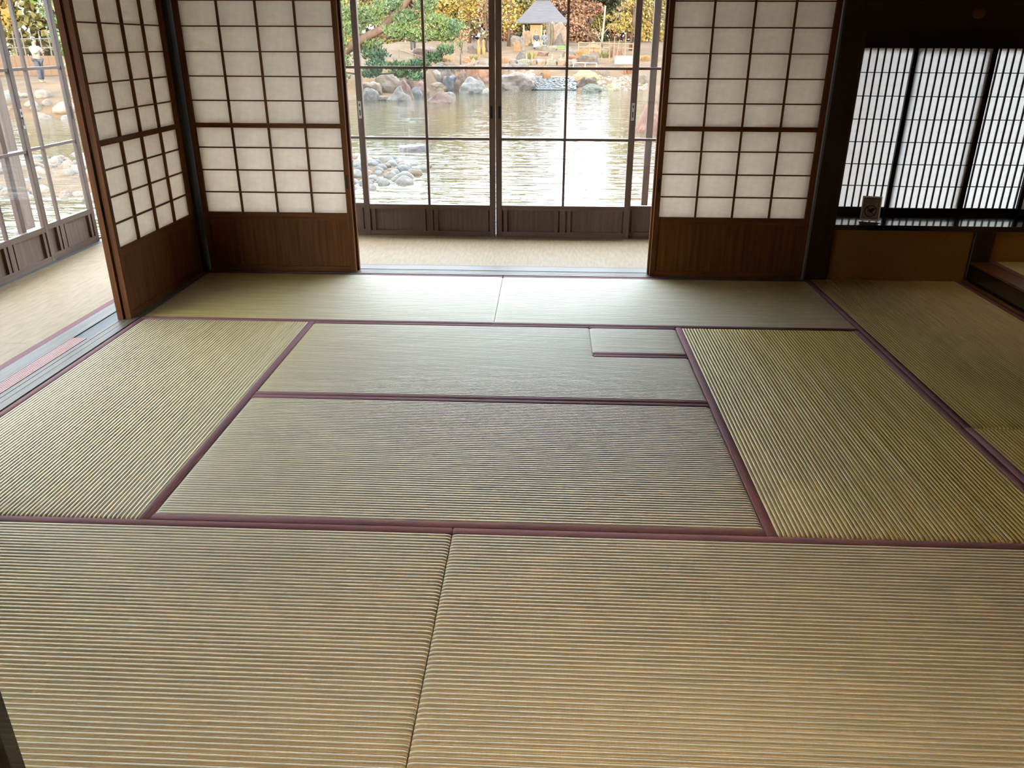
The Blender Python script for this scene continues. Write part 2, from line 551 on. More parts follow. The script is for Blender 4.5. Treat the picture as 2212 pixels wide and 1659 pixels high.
# rear sill: three grooves, weathered plank, edge strip
r = thing('door_sill', 'weathered grooved wooden sill under the rear sliding screens', 'sill')
r['kind'] = 'structure'
for y0, y1, z1 in ((3.822, 3.850, 0.002), (3.856, 3.888, 0.002), (3.894, 3.914, 0.002), (3.920, 4.028, 0.004)):
    bx('sill_strip', 'sill_wood_x', r, -0.004, 3.806, y0, y1, -0.03, z1)
bx('groove_bed', 'sill_wood_x', r, -0.004, 3.806, 3.822, 4.035, -0.06, -0.006)
bx('edge_strip', 'heri', r, -0.30, 3.90, 4.036, 4.058, -0.05, -0.002)
r = thing('door_sill', 'weathered grooved wooden sill along the left opening', 'sill')
r['kind'] = 'structure'
for x0, x1, z1, mt in ((-0.275, -0.185, 0.0, 'sill_wood_y'), (-0.183, -0.106, -0.004, 'grey_board_y'), (-0.104, -0.081, 0.002, 'sill_wood_y'),
                       (-0.077, -0.047, 0.002, 'sill_wood_y'), (-0.043, -0.002, 0.003, 'sill_wood_y')):
    bx('sill_plank', mt, r, x0, x1, -3.9, 3.795, -0.03, z1)
bx('groove_bed', 'sill_wood_y', r, -0.275, -0.002, -3.9, 3.795, -0.06, -0.008)
bx('edge_strip', 'heri', r, -0.315, -0.278, -3.9, 4.058, -0.05, -0.001)
# pink ribbed rail cover
rc = MB()
prof = []
for i in range(6):
    xa = -0.178 + i * 0.0118
    prof += [(xa, -0.003), (xa + 0.001, 0.003), (xa + 0.009, 0.003), (xa + 0.010, -0.0005)]
rc.grid([[(x, yy, z) for x, z in prof] for yy in (0.9, 2.535)])
rc.box(-0.178, -0.107, 0.9, 2.535, -0.0042, -0.0010)
tag(rc.build('groove_cover', 'rubber_pink'), 'pink ribbed plastic cover strip lying in the left sill groove', 'strip')
sbox('door_sill', 'dark_wood_x', 'dark wooden sill across the front doorway', 'sill', 0.0, 4.81, -0.112, -0.004, -0.05, 0.0)

# ------------------------------------------------------------------ tatami
PITCHR = 0.0148
HERI = 0.033


def rib_rows(mb, x0, x1, y0, y1, seed, amp=RIB_AMP):
    n = max(1, round((y1 - y0) / PITCHR))
    p = (y1 - y0) / n
    L = x1 - x0
    m = max(4, int(L / 0.09))
    xs = [(0.0, 1.5, .35), (0.003, 0.8, .18), (0.009, 0.25, .05), (0.018, 0.0, 0)] + [(0.018 + (L - 0.036) * i / m, 0.0, 0) for i in range(1, m)] + \
         [(L - 0.018, 0.0, 0), (L - 0.009, 0.25, .05), (L - 0.003, 0.8, .18), (L, 1.5, .35)]
    ts = (0.0, 0.05, 0.13, 0.26, 0.42, 0.58, 0.74, 0.87, 0.95)
    rows = []
    wob = []
    for (dx, dn, _) in xs:
        row = []
        for k in range(n):
            wb_ = 0.0016 * mnoise.noise(Vector((dx * 2.3 + seed, k * 0.35, seed * 1.7))) if 0 < k else 0.0
            for t in ts:
                h = -amp * abs(2 * t - 1) ** RIB_EXP
                side = min(1.0, abs(t - 0.5) * 2)
                row.append((x0 + dx, y0 + (k + t) * p + wb_, h - dn * 0.004))
        row.append((x0 + dx, y1, -amp - dn * 0.004))
        rows.append(row)
    # transpose orientation so normals point up
    mb.grid([list(reversed(r_)) for r_ in rows])


def heri_strip(mb, x0, x1, y0, y1):
    prof = ((0.0, -0.010), (0.0, -0.003), (0.0035, -0.0002), (0.0165, 0.0009), (0.0295, -0.0004), (0.033, -0.003), (0.033, -0.010))
    s = (y1 - y0) / 0.033
    xs = (x0, x0 + 0.004, x1 - 0.004, x1)
    rows = []
    for i, x in enumerate(xs):
        dz = -0.003 if i in (0, 3) else 0.0
        rows.append([(x, y1 - a * s, z + (dz if 0 < j < 6 else 0)) for j, (a, z) in enumerate(prof)])
    mb.grid(rows)


def tatami(label, x0, x1, y0, y1, along='x', seed=1.0, cut=None, floor_z=0.0):
    """one mat with its ribbed rush face, cloth borders and straw core"""
    g = 0.0012
    L = (x1 - x0 if along == 'x' else y1 - y0) - 2 * g
    W = (y1 - y0 if along == 'x' else x1 - x0) - 2 * g
    if along == 'x':
        t = thing('tatami_mat', label, 'tatami mat', (x0 + g, y0 + g, floor_z), 0.0, 'tatami mats covering the floor')
    else:
        t = thing('tatami_mat', label, 'tatami mat', (x1 - g, y0 + g, floor_z), math.pi / 2, 'tatami mats covering the floor')
    rm = MB()
    hm = []
    core = MB()
    if cut is None:
        rib_rows(rm, 0, L, HERI, W - HERI, seed)
        spans = [(0, L, 0, HERI), (0, L, W - HERI, W)]
        core.box(0.002, L - 0.002, 0.001, W - 0.001, -0.056, -0.011)
    else:
        cx, cy = cut
        rib_rows(rm, 0, L, HERI, cy - HERI, seed)
        rib_rows(rm, 0, cx, cy - HERI, W - HERI, seed + 3)
        spans = [(0, L, 0, HERI), (0, cx, W - HERI, W), (cx + 0.002, L, cy - HERI, cy)]
        core.box(0.002, L - 0.002, 0.001, cy, -0.056, -0.011)
        core.box(0.002, cx - 0.001, cy, W - 0.001, -0.056, -0.011)
    rm.build('rush_face', 'tatami', t, smooth=True)
    core.build('straw_core', 'base_floor', t)
    for sp in spans:
        hb = MB()
        heri_strip(hb, *sp)
        hb.build('cloth_border', 'heri', t, smooth=True)
    return t


U = 0.955
tatami('near-left tatami mat filling the bottom left foreground', 0, 2 * U, 0, U, 'x', 1.3)
tatami('near-right tatami mat filling the bottom right foreground', 2 * U, 4 * U, 0, U, 'x', 2.1)
tatami('pale green tatami mat laid lengthwise beside the left opening', 0, U, U, 3 * U, 'y', 3.7)
tatami('nearer of the two central crosswise tatami mats', U, 3 * U, U, 2 * U, 'x', 4.9)
tatami('farther central crosswise tatami mat with the square notch', U, 3 * U, 2 * U, 3 * U, 'x', 5.2, cut=(2.414 - U, 2.452 - 2 * U))
tatami('small square tatami insert covering the sunken hearth', 2.414, 3 * U, 2.452, 3 * U, 'x', 6.6)
tatami('dim olive tatami mat laid lengthwise on the right', 3 * U, 4 * U, U, 3 * U, 'y', 7.4)
tatami('tatami mat along the rear sill, left of the centre seam', 0, 2 * U, 3 * U, 3.818, 'x', 8.8)
tatami('tatami mat along the rear sill, right of the centre seam', 2 * U, 4 * U, 3 * U, 3.818, 'x', 9.5)
tatami('dark tatami mat in front of the low ochre wall and black ledge', 4 * U, 4.790, 1.742, 3.855, 'y', 10.3)
tatami('nearer dark tatami mat beside the alcove at the right edge', 4 * U, 4.790, -0.10, 1.742, 'y', 11.9)

# alcove
al = thing('alcove_platform', 'raised alcove platform with black lacquered front edge', 'platform', (0, 0, 0))
bx('floor_strip', 'toko_wood_y', al, 4.792, 4.832, 1.72, 3.84, -0.05, 0.012)
bx('lacquer_front', 'lacquer', al, 4.820, 4.852, 1.72, 3.84, 0.012, 0.112)
bx('front_rail', 'toko_wood_y', al, 4.818, 4.940, 1.72, 3.84, 0.112, 0.125, chamfer=0.004)
bx('platform_base', 'dark_wood_y', al, 4.852, 5.72, 1.70, 3.86, 0.0, 0.070)
tatami('yellowish tatami mat on the raised alcove platform', 4.942, 5.715, 1.75, 3.855, 'y', 13.1, floor_z=0.130)


# ------------------------------------------------------------------ paper screens
def shoji(label, loc, rotz, group, flip=False):
    t = thing('shoji_screen', label, 'sliding screen', loc, rotz, group)
    W, H, T = 0.955, KH + 0.012, 0.030
    S = 0.031
    for x0 in (0.0, W - S):
        bx('stile', 'shoji_wood_z', t, x0, x0 + S, 0, T, 0.0, H)
    for z0, z1, nm in ((0.0, 0.034, 'bottom_rail'), (0.352, 0.376, 'waist_rail'), (0.888, 0.914, 'middle_rail'), (1.745, H, 'top_rail')):
        bx(nm, 'shoji_wood_x', t, S, W - S, 0.002, T - 0.002, z0, z1)
    bx('panel_moulding', 'shoji_wood_x', t, S, W - S, 0.004, T - 0.004, 0.332, 0.352)
    # skirting boards, each a little proud of the next
    xs = (S, 0.31, 0.60, W - S)
    for i in range(3):
        bx('skirting_board', 'shoji_wood_z', t, xs[i], xs[i + 1] - 0.0008, 0.010 + 0.0012 * (i % 2), 0.019, 0.034, 0.332)
    cols = [S, 0.255, 0.4805, 0.706, W - S]
    for xb in cols[1:4]:
        bx('lattice_bar', 'shoji_wood_z', t, xb - 0.0052, xb + 0.0052, 0.004, 0.0195, 0.376, 0.888)
        bx('lattice_bar', 'shoji_wood_z', t, xb - 0.0052, xb + 0.0052, 0.004, 0.0195, 0.914, 1.745)
    lows = [0.376, 0.501, 0.636, 0.771, 0.888]
    ups = [0.914, 1.043, 1.179, 1.314, 1.450, 1.586, 1.745]
    for zs in (lows, ups):
        for zb in zs[1:-1]:
            for i in range(4):
                a = cols[i] + (0.0052 if i else 0)
                b = cols[i + 1] - (0.0052 if i < 3 else 0)
                bx('lattice_bar', 'shoji_wood_x', t, a, b, 0.006, 0.0195, zb - 0.0034, zb + 0.0034)
        for j in range(len(zs) - 1):
            for i in range(4):
                bx('paper_pane', 'paper', t, cols[i], cols[i + 1], 0.0198, 0.0206, zs[j], zs[j + 1])
    px = 0.009 if flip else W - S + 0.009
    pl = MB()
    pl.box(px, px + 0.012, -0.0012, 0.004, 0.530, 0.612)
    pl.build('finger_pull', 'dark_metal', t)
    return t


G = 'paper sliding screens'
shoji('rear paper screen left of the opening, on the room side', (0.001, 3.850, 0.0), 0, G)
shoji('rear paper screen left of the opening, stacked behind on the veranda side', (0.014, 3.889, 0.0), 0, G)
shoji('rear paper screen right of the opening, on the room side', (2.845, 3.850, 0.0), 0, G, True)
shoji('rear paper screen right of the opening, stacked behind on the veranda side', (2.833, 3.889, 0.0), 0, G, True)
shoji('left wall paper screen next to the corner post, on the room side', (-0.031, 2.838, 0.0), math.pi / 2, G, True)
shoji('left wall paper screen stacked behind on the veranda side', (-0.068, 2.826, 0.0), math.pi / 2, G, True)

shoji('left wall paper screen at the near end of the left opening, room side', (-0.031, 0.180, 0.0), math.pi / 2, G)
shoji('left wall paper screen at the near end of the left opening, veranda side', (-0.068, 0.192, 0.0), math.pi / 2, G)

# fine lattice screens of the writing bay
def lattice_screen(label, x0, y0):
    t = thing('lattice_screen', label, 'lattice screen', (x0, y0, 0.345), 0, 'fine lattice paper screens')
    W, H, T = 0.497, 1.05, 0.020
    S = 0.026
    for a in (0, W - S):
        bx('stile', 'black_frame', t, a, a + S, 0, T, 0, H)
    bx('bottom_rail', 'black_frame', t, S, W - S, 0, T, 0, 0.043)
    bx('top_rail', 'black_frame', t, S, W - S, 0, T, H - 0.03, H)
    n = 10
    iw = (W - 2 * S) / n
    zs = [0.043] + [0.180 + 0.1365 * i for i in range(6)] + [H - 0.03]
    for i in range(1, n):
        xb = S + i * iw
        bx('slat', 'black_frame', t, xb - 0.0042, xb + 0.0042, 0.002, 0.013, 0.043, H - 0.03)
    for zb in zs[1:-1]:
        bx('cross_bar', 'black_frame', t, S, W - S, 0.005, 0.0125, zb - 0.0024, zb + 0.0024)
    for j in range(len(zs) - 1):
        for i in range(n):
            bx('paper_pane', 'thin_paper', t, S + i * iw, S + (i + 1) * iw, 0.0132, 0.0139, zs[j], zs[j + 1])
    return t


lattice_screen('fine lattice paper screen beside the thick post, behind the small sign', 3.928, 4.213)
lattice_screen('middle fine lattice paper screen above the black ledge', 4.380, 4.190)
lattice_screen('fine lattice paper screen at the right edge of the photo', 4.834, 4.213)
lattice_screen('fine lattice paper screen inside the alcove end, beyond the photo edge', 5.222, 4.190)


# ------------------------------------------------------------------ glazed veranda doors
def glass_door(label, loc, rotz, W, group, lock=None, pull=None):
    t = thing('glass_door', label, 'glass door', loc, rotz, group)
    H, T, S = 1.80, 0.030, 0.044
    for a in (0.0, W - S):
        bx('stile', 'door_wood_z', t, a, a + S, 0, T, 0, H, chamfer=0.002)
    for z0, z1, nm in ((0.0, 0.044, 'bottom_rail'), (0.208, 0.244, 'waist_rail'), (H - 0.045, H, 'top_rail')):
        bx(nm, 'door_wood_x', t, S, W - S, 0.001, T - 0.001, z0, z1)
    mid = W / 2
    bx('middle_stile', 'door_wood_z', t, mid - 0.022, mid + 0.022, 0.002, T - 0.002, 0.044, 0.208)
    for a, b in ((S, mid - 0.022), (mid + 0.022, W - S)):
        bx('kick_board', 'door_wood_z', t, a, b, 0.021, 0.026, 0.044, 0.208)
        for c in (a + 0.013, b - 0.013 - 0.026):
            bx('batten', 'door_wood_z', t, c, c + 0.026, 0.003, 0.021, 0.044, 0.208)
    bx('muntin', 'door_wood_z', t, mid - 0.009, mid + 0.009, 0.004, T - 0.004, 0.244, H - 0.045)
    rows = [0.244, 0.727, 1.213, H - 0.045]
    for z in rows[1:-1]:
        for a, b in ((S, mid - 0.009), (mid + 0.009, W - S)):
            bx('muntin', 'door_wood_x', t, a, b, 0.004, T - 0.004, z - 0.009, z + 0.009)
    for j in range(3):
        for a, b in ((S, mid), (mid, W - S)):
            g = MB()
            g.v += [(a, 0.015, rows[j]), (b, 0.015, rows[j]), (b, 0.015, rows[j + 1]), (a, 0.015, rows[j + 1])]
            g.f.append((0, 1, 2, 3))
            g.build('glass_pane', 'glass', t)
    if lock is not None:
        lk = bx('lock_plate', 'metal', t, lock, lock + 0.022, -0.0022, 0.0, 0.865, 0.985)
        k = MB()
        k.box(0.007, 0.015, -0.0012, 0.0, 0.020, 0.060)
        k.box(0.007, 0.015, -0.0012, 0.0, 0.085, 0.103)
        k.build('key_slot', 'dark_metal', lk)
        b = MB()
        b.tube([(0.011, -0.001, 0.066), (0.011, -0.010, 0.066)], 0.006, 10)
        b.build('thumb_turn', 'metal', lk)
    if pull is not None:
        bx('finger_pull', 'dark_metal', t, pull, pull + 0.016, -0.0012, 0.004, 0.872, 0.957)
    return t


GD = 'glazed sliding doors of the veranda'
glass_door('rear glass door left of the meeting stiles, seen through the opening', (0.782, 4.945, -0.012), 0, 1.010, GD, lock=0.010, pull=0.976)
glass_door('rear glass door right of the meeting stiles, seen through the opening', (1.796, 4.945, -0.012), 0, 1.014, GD, lock=0.980, pull=0.020)
glass_door('rear glass door partly hidden by the left paper screen', (-0.190, 4.985, -0.012), 0, 1.010, GD)
glass_door('rear glass door partly hidden by the right paper screen', (2.772, 4.985, -0.012), 0, 1.014, GD)
glass_door('rear glass door in the veranda corner behind the left paper screen', (-1.105, 4.945, -0.012), 0, 0.940, GD)
glass_door('left veranda glass door next to the corner post', (-1.180, 3.812, -0.012), math.pi / 2, 0.856, GD, pull=0.822)
glass_door('left veranda glass door with lock plate at the picture edge', (-1.150, 3.192, -0.012), math.pi / 2, 0.856, GD, lock=0.826)
for i, nm in enumerate(('third', 'fourth', 'fifth', 'sixth', 'seventh', 'eighth', 'ninth')):
    glass_door('%s left veranda glass door counted from the corner, outside the photo' % nm, (-1.180 if i % 2 == 0 else -1.150, 2.385 - i * 0.81, -0.012), math.pi / 2, 0.856, GD)
# veranda tracks and head, plus unseen upper lights added for more sky
r = thing('door_track', 'weathered lower door track of the rear veranda', 'track')
r['kind'] = 'structure'
for y0, y1 in ((4.925, 4.9435), (4.9765, 4.9835), (5.0165, 5.035)):
    bx('track_rib', 'door_wood_x', r, -1.10, 3.90, y0, y1, -0.06, -0.006)
bx('track_bed', 'door_wood_x', r, -1.10, 3.90, 4.925, 5.035, -0.08, -0.013)
r = thing('door_track', 'grey weathered lower door track of the left veranda', 'track')
r['kind'] = 'structure'
for x0, x1 in ((-1.222, -1.2115), (-1.1795, -1.1805 + 0.0), (-1.1485, -1.118)):
    if x1 > x0:
        bx('track_rib', 'grey_board_y', r, x0, x1, -3.9, 4.915, -0.06, -0.004)
bx('track_bed', 'grey_board_y', r, -1.222, -1.118, -3.9, 4.915, -0.08, -0.013)
sbox('trim_11', 'door_wood_x', 'head rail over the rear glass doors', 'trim', -1.10, 3.90, 4.93, 5.03, 1.795, 1.86)
sbox('trim_12', 'door_wood_y', 'head rail over the left glass doors', 'trim', -1.222, -1.118, -3.9, 4.915, 1.795, 1.86)
for n_, (a, b) in enumerate(((-1.10, 0.15), (0.15, 1.40), (1.40, 2.65), (2.65, 3.90))):
    w_ = struct(MB().box(a, b, 4.975, 4.980, 1.86, 2.50).build('window_%d' % (n_ + 1), 'glass'), 'unseen upper light added for more sky, number %d over the rear glass doors' % (n_ + 1), 'window')
    bx('window_frame', 'door_wood_z', w_, b - 0.03, b, 4.96, 4.995, 1.86, 2.50)
for n_ in range(6):
    a = -3.9 + n_ * 1.469
    w_ = struct(MB().box(-1.172, -1.167, a, a + 1.469, 1.86, 2.50).build('window_%d' % (n_ + 5), 'glass'), 'unseen upper light added for more sky, number %d over the left glass doors' % (n_ + 1), 'window')
    bx('window_frame', 'door_wood_z', w_, -1.19, -1.155, a + 1.439, a + 1.469, 1.86, 2.50)


# veranda rush runners
def runner(label, x0, x1, y0, y1, along):
    t = thing('rush_runner', label, 'floor mat', (0, 0, 0), 0, 'rush runners on the veranda floor')
    mb = MB()
    p = 0.011
    if along == 'y':
        n = int((x1 - x0) / p)
        rows = []
        for yy in (y0, (y0 + y1) / 2, y1):
            rows.append([(x0 + (x1 - x0) * (i / (2 * n)), yy, -0.004 + (0.0016 if i % 2 else 0)) for i in range(2 * n + 1)])
        mb.grid(rows)
    else:
        n = int((y1 - y0) / p)
        rows = []
        for xx in (x0, (x0 + x1) / 2, x1):
            rows.append([(xx, y1 - (y1 - y0) * (i / (2 * n)), -0.004 + (0.0016 if i % 2 else 0)) for i in range(2 * n + 1)])
        mb.grid(rows)
    mb.build('weave', 'goza', t, smooth=True)
    bx('backing', 'base_floor', t, x0, x1, y0, y1, -0.057, -0.006)
    return t


runner('straw runner on the rear veranda beyond the sill', -0.312, 3.898, 4.060, 4.923, 'y')
runner('straw runner on the left veranda beyond the end seam', -1.116, -0.317, 2.462, 4.058, 'y')
runner('straw runner in the veranda corner behind the left screens', -1.116, -0.314, 4.061, 4.913, 'y')
runner('straw runner on the left veranda at the picture edge', -1.116, -0.317, -3.88, 2.4605, 'y')

# open leaf at the front left doorway
fz = thing('fusuma_door', 'black framed sliding door leaf at the bottom left corner', 'sliding door', (0, 0, 0))
for a, b in ((0.26, 0.285), (1.188, 1.213)):
    bx('stile', 'lacquer', fz, a, b, -0.078, -0.048, 0.001, KH + 0.01)
bx('bottom_rail', 'lacquer', fz, 0.285, 1.188, -0.077, -0.049, 0.001, 0.026)
bx('top_rail', 'lacquer', fz, 0.285, 1.188, -0.077, -0.049, KH - 0.02, KH + 0.01)
bx('paper_panel', 'card', fz, 0.285, 1.188, -0.071, -0.055, 0.026, KH - 0.02)

# alcove lamp: a small warm downlight under the alcove ceiling
dl = thing('downlight', 'small warm downlight under the alcove ceiling', 'lamp', (5.10, 3.15, CH - 0.06))
hb = MB()
hb.tube([(0, 0, 0.06), (0, 0, 0.0)], 0.05, 20)
hb.build('housing', 'lamp_body', dl, smooth=False)
ld = bpy.data.lights.new('alcove_lamp', 'SPOT')
ld.energy = LAMP
ld.color = (1.0, 0.66, 0.32)
ld.spot_size = math.radians(58)
ld.spot_blend = 1.0
ld.shadow_soft_size = 0.04
lo = bpy.data.objects.new('alcove_lamp', ld)
COL.objects.link(lo)
lo.parent = dl
lo.location = (0, 0, -0.02)

# added fill light behind the camera: unseen paper lantern brightening the near mats
ln_ = thing('fill_lantern', 'round paper fill lantern added behind the camera to brighten the near mats', 'lamp', (2.4, -0.62, 2.29))
v_ = MB()
v_.grid([[(0.17 * math.sin(math.pi * j / 12) * math.cos(a), 0.17 * math.sin(math.pi * j / 12) * math.sin(a), 0.11 * math.cos(math.pi * j / 12)) for a in [k * math.pi / 12 for k in range(25)]] for j in range(1, 12)])
v_.build('shade', 'fill_shade_paper', ln_, smooth=True)
c_ = MB()
c_.tube([(0, 0, 0.105), (0, 0, 0.158)], 0.012, 8)
c_.build('cord', 'dark_metal', ln_)
b2 = bpy.data.lights.new('fill_bulb', 'POINT')
b2.energy = FILL_LANTERN
b2.color = (1.0, 0.84, 0.62)
b2.shadow_soft_size = 0.06
bo = bpy.data.objects.new('fill_bulb', b2)
COL.objects.link(bo)
bo.parent = ln_

# ------------------------------------------------------------------ small sign on the ledge
sg = thing('ledge_sign', 'small card sign with a do-not-touch hand symbol in a clear stand on the black ledge', 'sign', (4.150, 3.978, 0.3455), math.radians(-14))
SW, SH, TL = 0.113, 0.150, math.radians(10)


def tilt(pts):
    return [(x, y + z * math.sin(TL), 0.003 + z * math.cos(TL)) for x, y, z in pts]


def plate(x0, x1, z0, z1, y, th=0.0004):
    m_ = MB()
    m_.box(x0, x1, y, y + th, z0, z1)
    m_.v = tilt(m_.v)
    return m_


plate(0, SW, 0.0, SH, 0.0, 0.002).build('card', 'card', sg)
plate(0.008, SW - 0.008, 0.011, SH - 0.009, -0.0004).build('brown_field', 'card_face', sg)
fr_ = MB()
for a in ((0.010, SW - 0.010, SH - 0.0125, SH - 0.011), (0.010, SW - 0.010, 0.013, 0.0145), (0.010, 0.0113, 0.013, SH - 0.011), (SW - 0.0113, SW - 0.010, 0.013, SH - 0.011)):
    fr_.box(a[0], a[1], -0.0008, -0.0004, a[2], a[3])
fr_.v = tilt(fr_.v)
fr_.build('border_line', 'print', sg)
# lines of print, too small to read in the photograph: short strokes
random.seed(21)
for z, a, b, h in ((0.1345, 0.026, 0.087, 0.006), (0.1240, 0.040, 0.072, 0.005), (0.1135, 0.018, 0.096, 0.0065), (0.1030, 0.038, 0.074, 0.005), (0.0165, 0.018, 0.092, 0.0035)):
    ln = MB()
    x = a
    while x < b:
        wch = random.uniform(0.0022, 0.0040)
        for _ in range(3):
            if random.random() < 0.5:
                zz = z + random.uniform(0, h * 0.8)
                ln.box(x, x + wch, -0.0008, -0.0004, zz, zz + 0.0009)
            else:
                xx = x + random.uniform(0, wch)
                ln.box(xx, xx + 0.0008, -0.0008, -0.0004, z, z + h)
        x += wch + 0.0016
    ln.v = tilt(ln.v)
    ln.build('print_line', 'print', sg)
sy = MB()
cx_, cz_, R_ = SW / 2 - 0.001, 0.060, 0.036
for i in range(40):
    t0, t1 = 2 * math.pi * i / 40, 2 * math.pi * (i + 1) / 40
    b_ = len(sy.v)
    sy.v += [(cx_ + rr * math.cos(t), -0.0009, cz_ + rr * math.sin(t)) for rr in (R_, R_ - 0.005) for t in (t0, t1)]
    sy.f.append((b_, b_ + 1, b_ + 3, b_ + 2))
d45 = 0.7071
b_ = len(sy.v)
for s1, s2 in ((-1, -1), (-1, 1), (1, 1), (1, -1)):
    a_, w2 = s1 * (R_ - 0.003), s2 * 0.0022
    sy.v.append((cx_ + a_ * d45 + w2 * d45, -0.00092, cz_ - a_ * d45 + w2 * d45))
sy.f.append((b_, b_ + 1, b_ + 2, b_ + 3))
# reaching hand (sleeve wedge, palm, four fingers, thumb) and the touched surface
HANDP = [[(0.012, 0.020), (0.026, 0.012), (0.010, -0.006), (-0.004, 0.008)], [(-0.004, 0.010), (0.012, -0.004), (0.004, -0.012), (-0.012, 0.006)],
         [(-0.012, 0.008), (-0.006, 0.010), (-0.014, -0.008), (-0.018, -0.007)], [(-0.008, 0.000), (-0.003, 0.000), (-0.008, -0.012), (-0.011, -0.011)],
         [(-0.003, -0.002), (0.002, -0.002), (-0.003, -0.014), (-0.006, -0.013)], [(0.002, -0.004), (0.006, -0.006), (0.002, -0.014), (-0.001, -0.014)],
         [(-0.018, -0.018), (0.006, -0.020), (0.006, -0.022), (-0.018, -0.020)]]
for q in HANDP:
    b_ = len(sy.v)
    for hx, hz in q:
        sy.v.append((cx_ + hx, -0.0009, cz_ + hz + 0.002))
    sy.f.append(tuple(range(b_, b_ + len(q))))
sy.v = tilt(sy.v)
sy.build('no_touch_symbol', 'print', sg)
ft = MB()
ft.box(-0.004, SW + 0.004, -0.045, 0.010, 0.0, 0.0025)
ft.build('clear_foot', 'glass', sg)
random.seed(11)

# ------------------------------------------------------------------ garden: ground and pond
def lerp_table(tab, v):
    if v <= tab[0][0]:
        return tab[0][1]
    for (a, fa), (b, fb) in zip(tab, tab[1:]):
        if v <= b:
            return fa + (fb - fa) * (v - a) / (b - a)
    return tab[-1][1]


FAR = [(-40, 24.0), (-16, 25.5), (-12, 26.5), (-8.5, 31.5), (-7.2, 34.5), (-5.5, 36.0), (-4.2, 38.5), (-3.4, 43.3), (-1, 44.5), (4, 44.6), (6, 45.2), (8.2, 43.5), (14, 40)]
RIGHT = [(0, 11.0), (12, 10.0), (20, 6.8), (24, 6.3), (30, 8.6), (43, 9.4), (60, 9.4)]


def ground(x, y):
    d = min(lerp_table(FAR, x) - y, (lerp_table(RIGHT, y) - x) * 0.9, y - 8.2)
    # cobble spit
    e = math.hypot((x + 5.0) / 4.6, (y - 14.7) / 3.1)
    d = min(d, (e - 1.0) * 3.0)
    nn = mnoise.noise(Vector((x * 0.35, y * 0.35, 0)))
    if d > 0:
        return -1.02 - min(0.9, d * 0.35)
    k = 2.2
    if y < 9 and x > -7:
        k = 0.55
    if e < 1.15:
        k = 0.30
    if x < -10:
        k = 0.9
    if k > 2:
        z = -1.02 + 2.6 * (1 - math.exp(d / 14.0)) + 0.10 * nn * min(1, -d)
        if -9 < x < 0.6 and d > -7:                     # flat strand, then a rock-faced step
            q = max(0.0, min(1.0, (-d - 3.6) / 1.2))
            lo_ = -1.02 + 0.05 * min(4.0, -d)
            z = lo_ + (z - lo_) * q * q * (3 - 2 * q)
        if abs(x - 2.35) < 1.5 and y < 48.5:
            z -= 0.14
        return z
    return -1.02 + k * (1 - math.exp(d / 3.5)) + 0.10 * nn * min(1, -d)


gm = MB()
gx = [-46 + i * 1.5 for i in range(11)] + [-30.2 + i * 0.8 for i in range(26)] + [-9.6 + i * 0.45 for i in range(56)] + [15.4 + i * 1.6 for i in range(14)] + [42 + i * 12 for i in range(8)]
gy = [-22 + i * 2.5 for i in range(11)] + [5.2 + i * 0.6 for i in range(48)] + [33.8 + i * 0.5 for i in range(46)] + [57 + i * 2.2 for i in range(26)]
gm.grid([[(x, y, ground(x, y)) for x in gx] for y in gy])
struct(gm.build('garden_ground', 'earth', smooth=True), 'bare earth garden ground rising behind the pond', 'ground')
wm = MB()
wm.v += [(-40, 6.5, 0), (14, 6.5, 0), (14, 52, 0), (-40, 52, 0)]
wm.f.append((0, 1, 2, 3))
wo = wm.build('pond_water', 'water', loc=(0, 0, -1.0))
tag(wo, 'rippled pond water reflecting sky and golden trees', 'water', kind='stuff')


# ------------------------------------------------------------------ boulders
def ico(sub):
    t = (1 + 5 ** .5) / 2
    v = [Vector(p).normalized() for p in ((-1, t, 0), (1, t, 0), (-1, -t, 0), (1, -t, 0), (0, -1, t), (0, 1, t), (0, -1, -t), (0, 1, -t), (t, 0, -1), (t, 0, 1), (-t, 0, -1), (-t, 0, 1))]
    f = [(0, 11, 5), (0, 5, 1), (0, 1, 7), (0, 7, 10), (0, 10, 11), (1, 5, 9), (5, 11, 4), (11, 10, 2), (10, 7, 6), (7, 1, 8), (3, 9, 4), (3, 4, 2), (3, 2, 6), (3, 6, 8), (3, 8, 9), (4, 9, 5), (2, 4, 11), (6, 2, 10), (8, 6, 7), (9, 8, 1)]
    for _ in range(sub):
        cache, nf = {}, []

        def mid(a, b):
            k = (min(a, b), max(a, b))
            if k not in cache:
                v.append(((v[a] + v[b]) / 2).normalized())
                cache[k] = len(v) - 1
            return cache[k]
        for a, b, c in f:
            ab, bc, ca = mid(a, b), mid(b, c), mid(c, a)
            nf += [(a, ab, ca), (b, bc, ab), (c, ca, bc), (ab, bc, ca)]
        f = nf
    return v, f


ICO = {k: ico(k) for k in (1, 2, 3)}


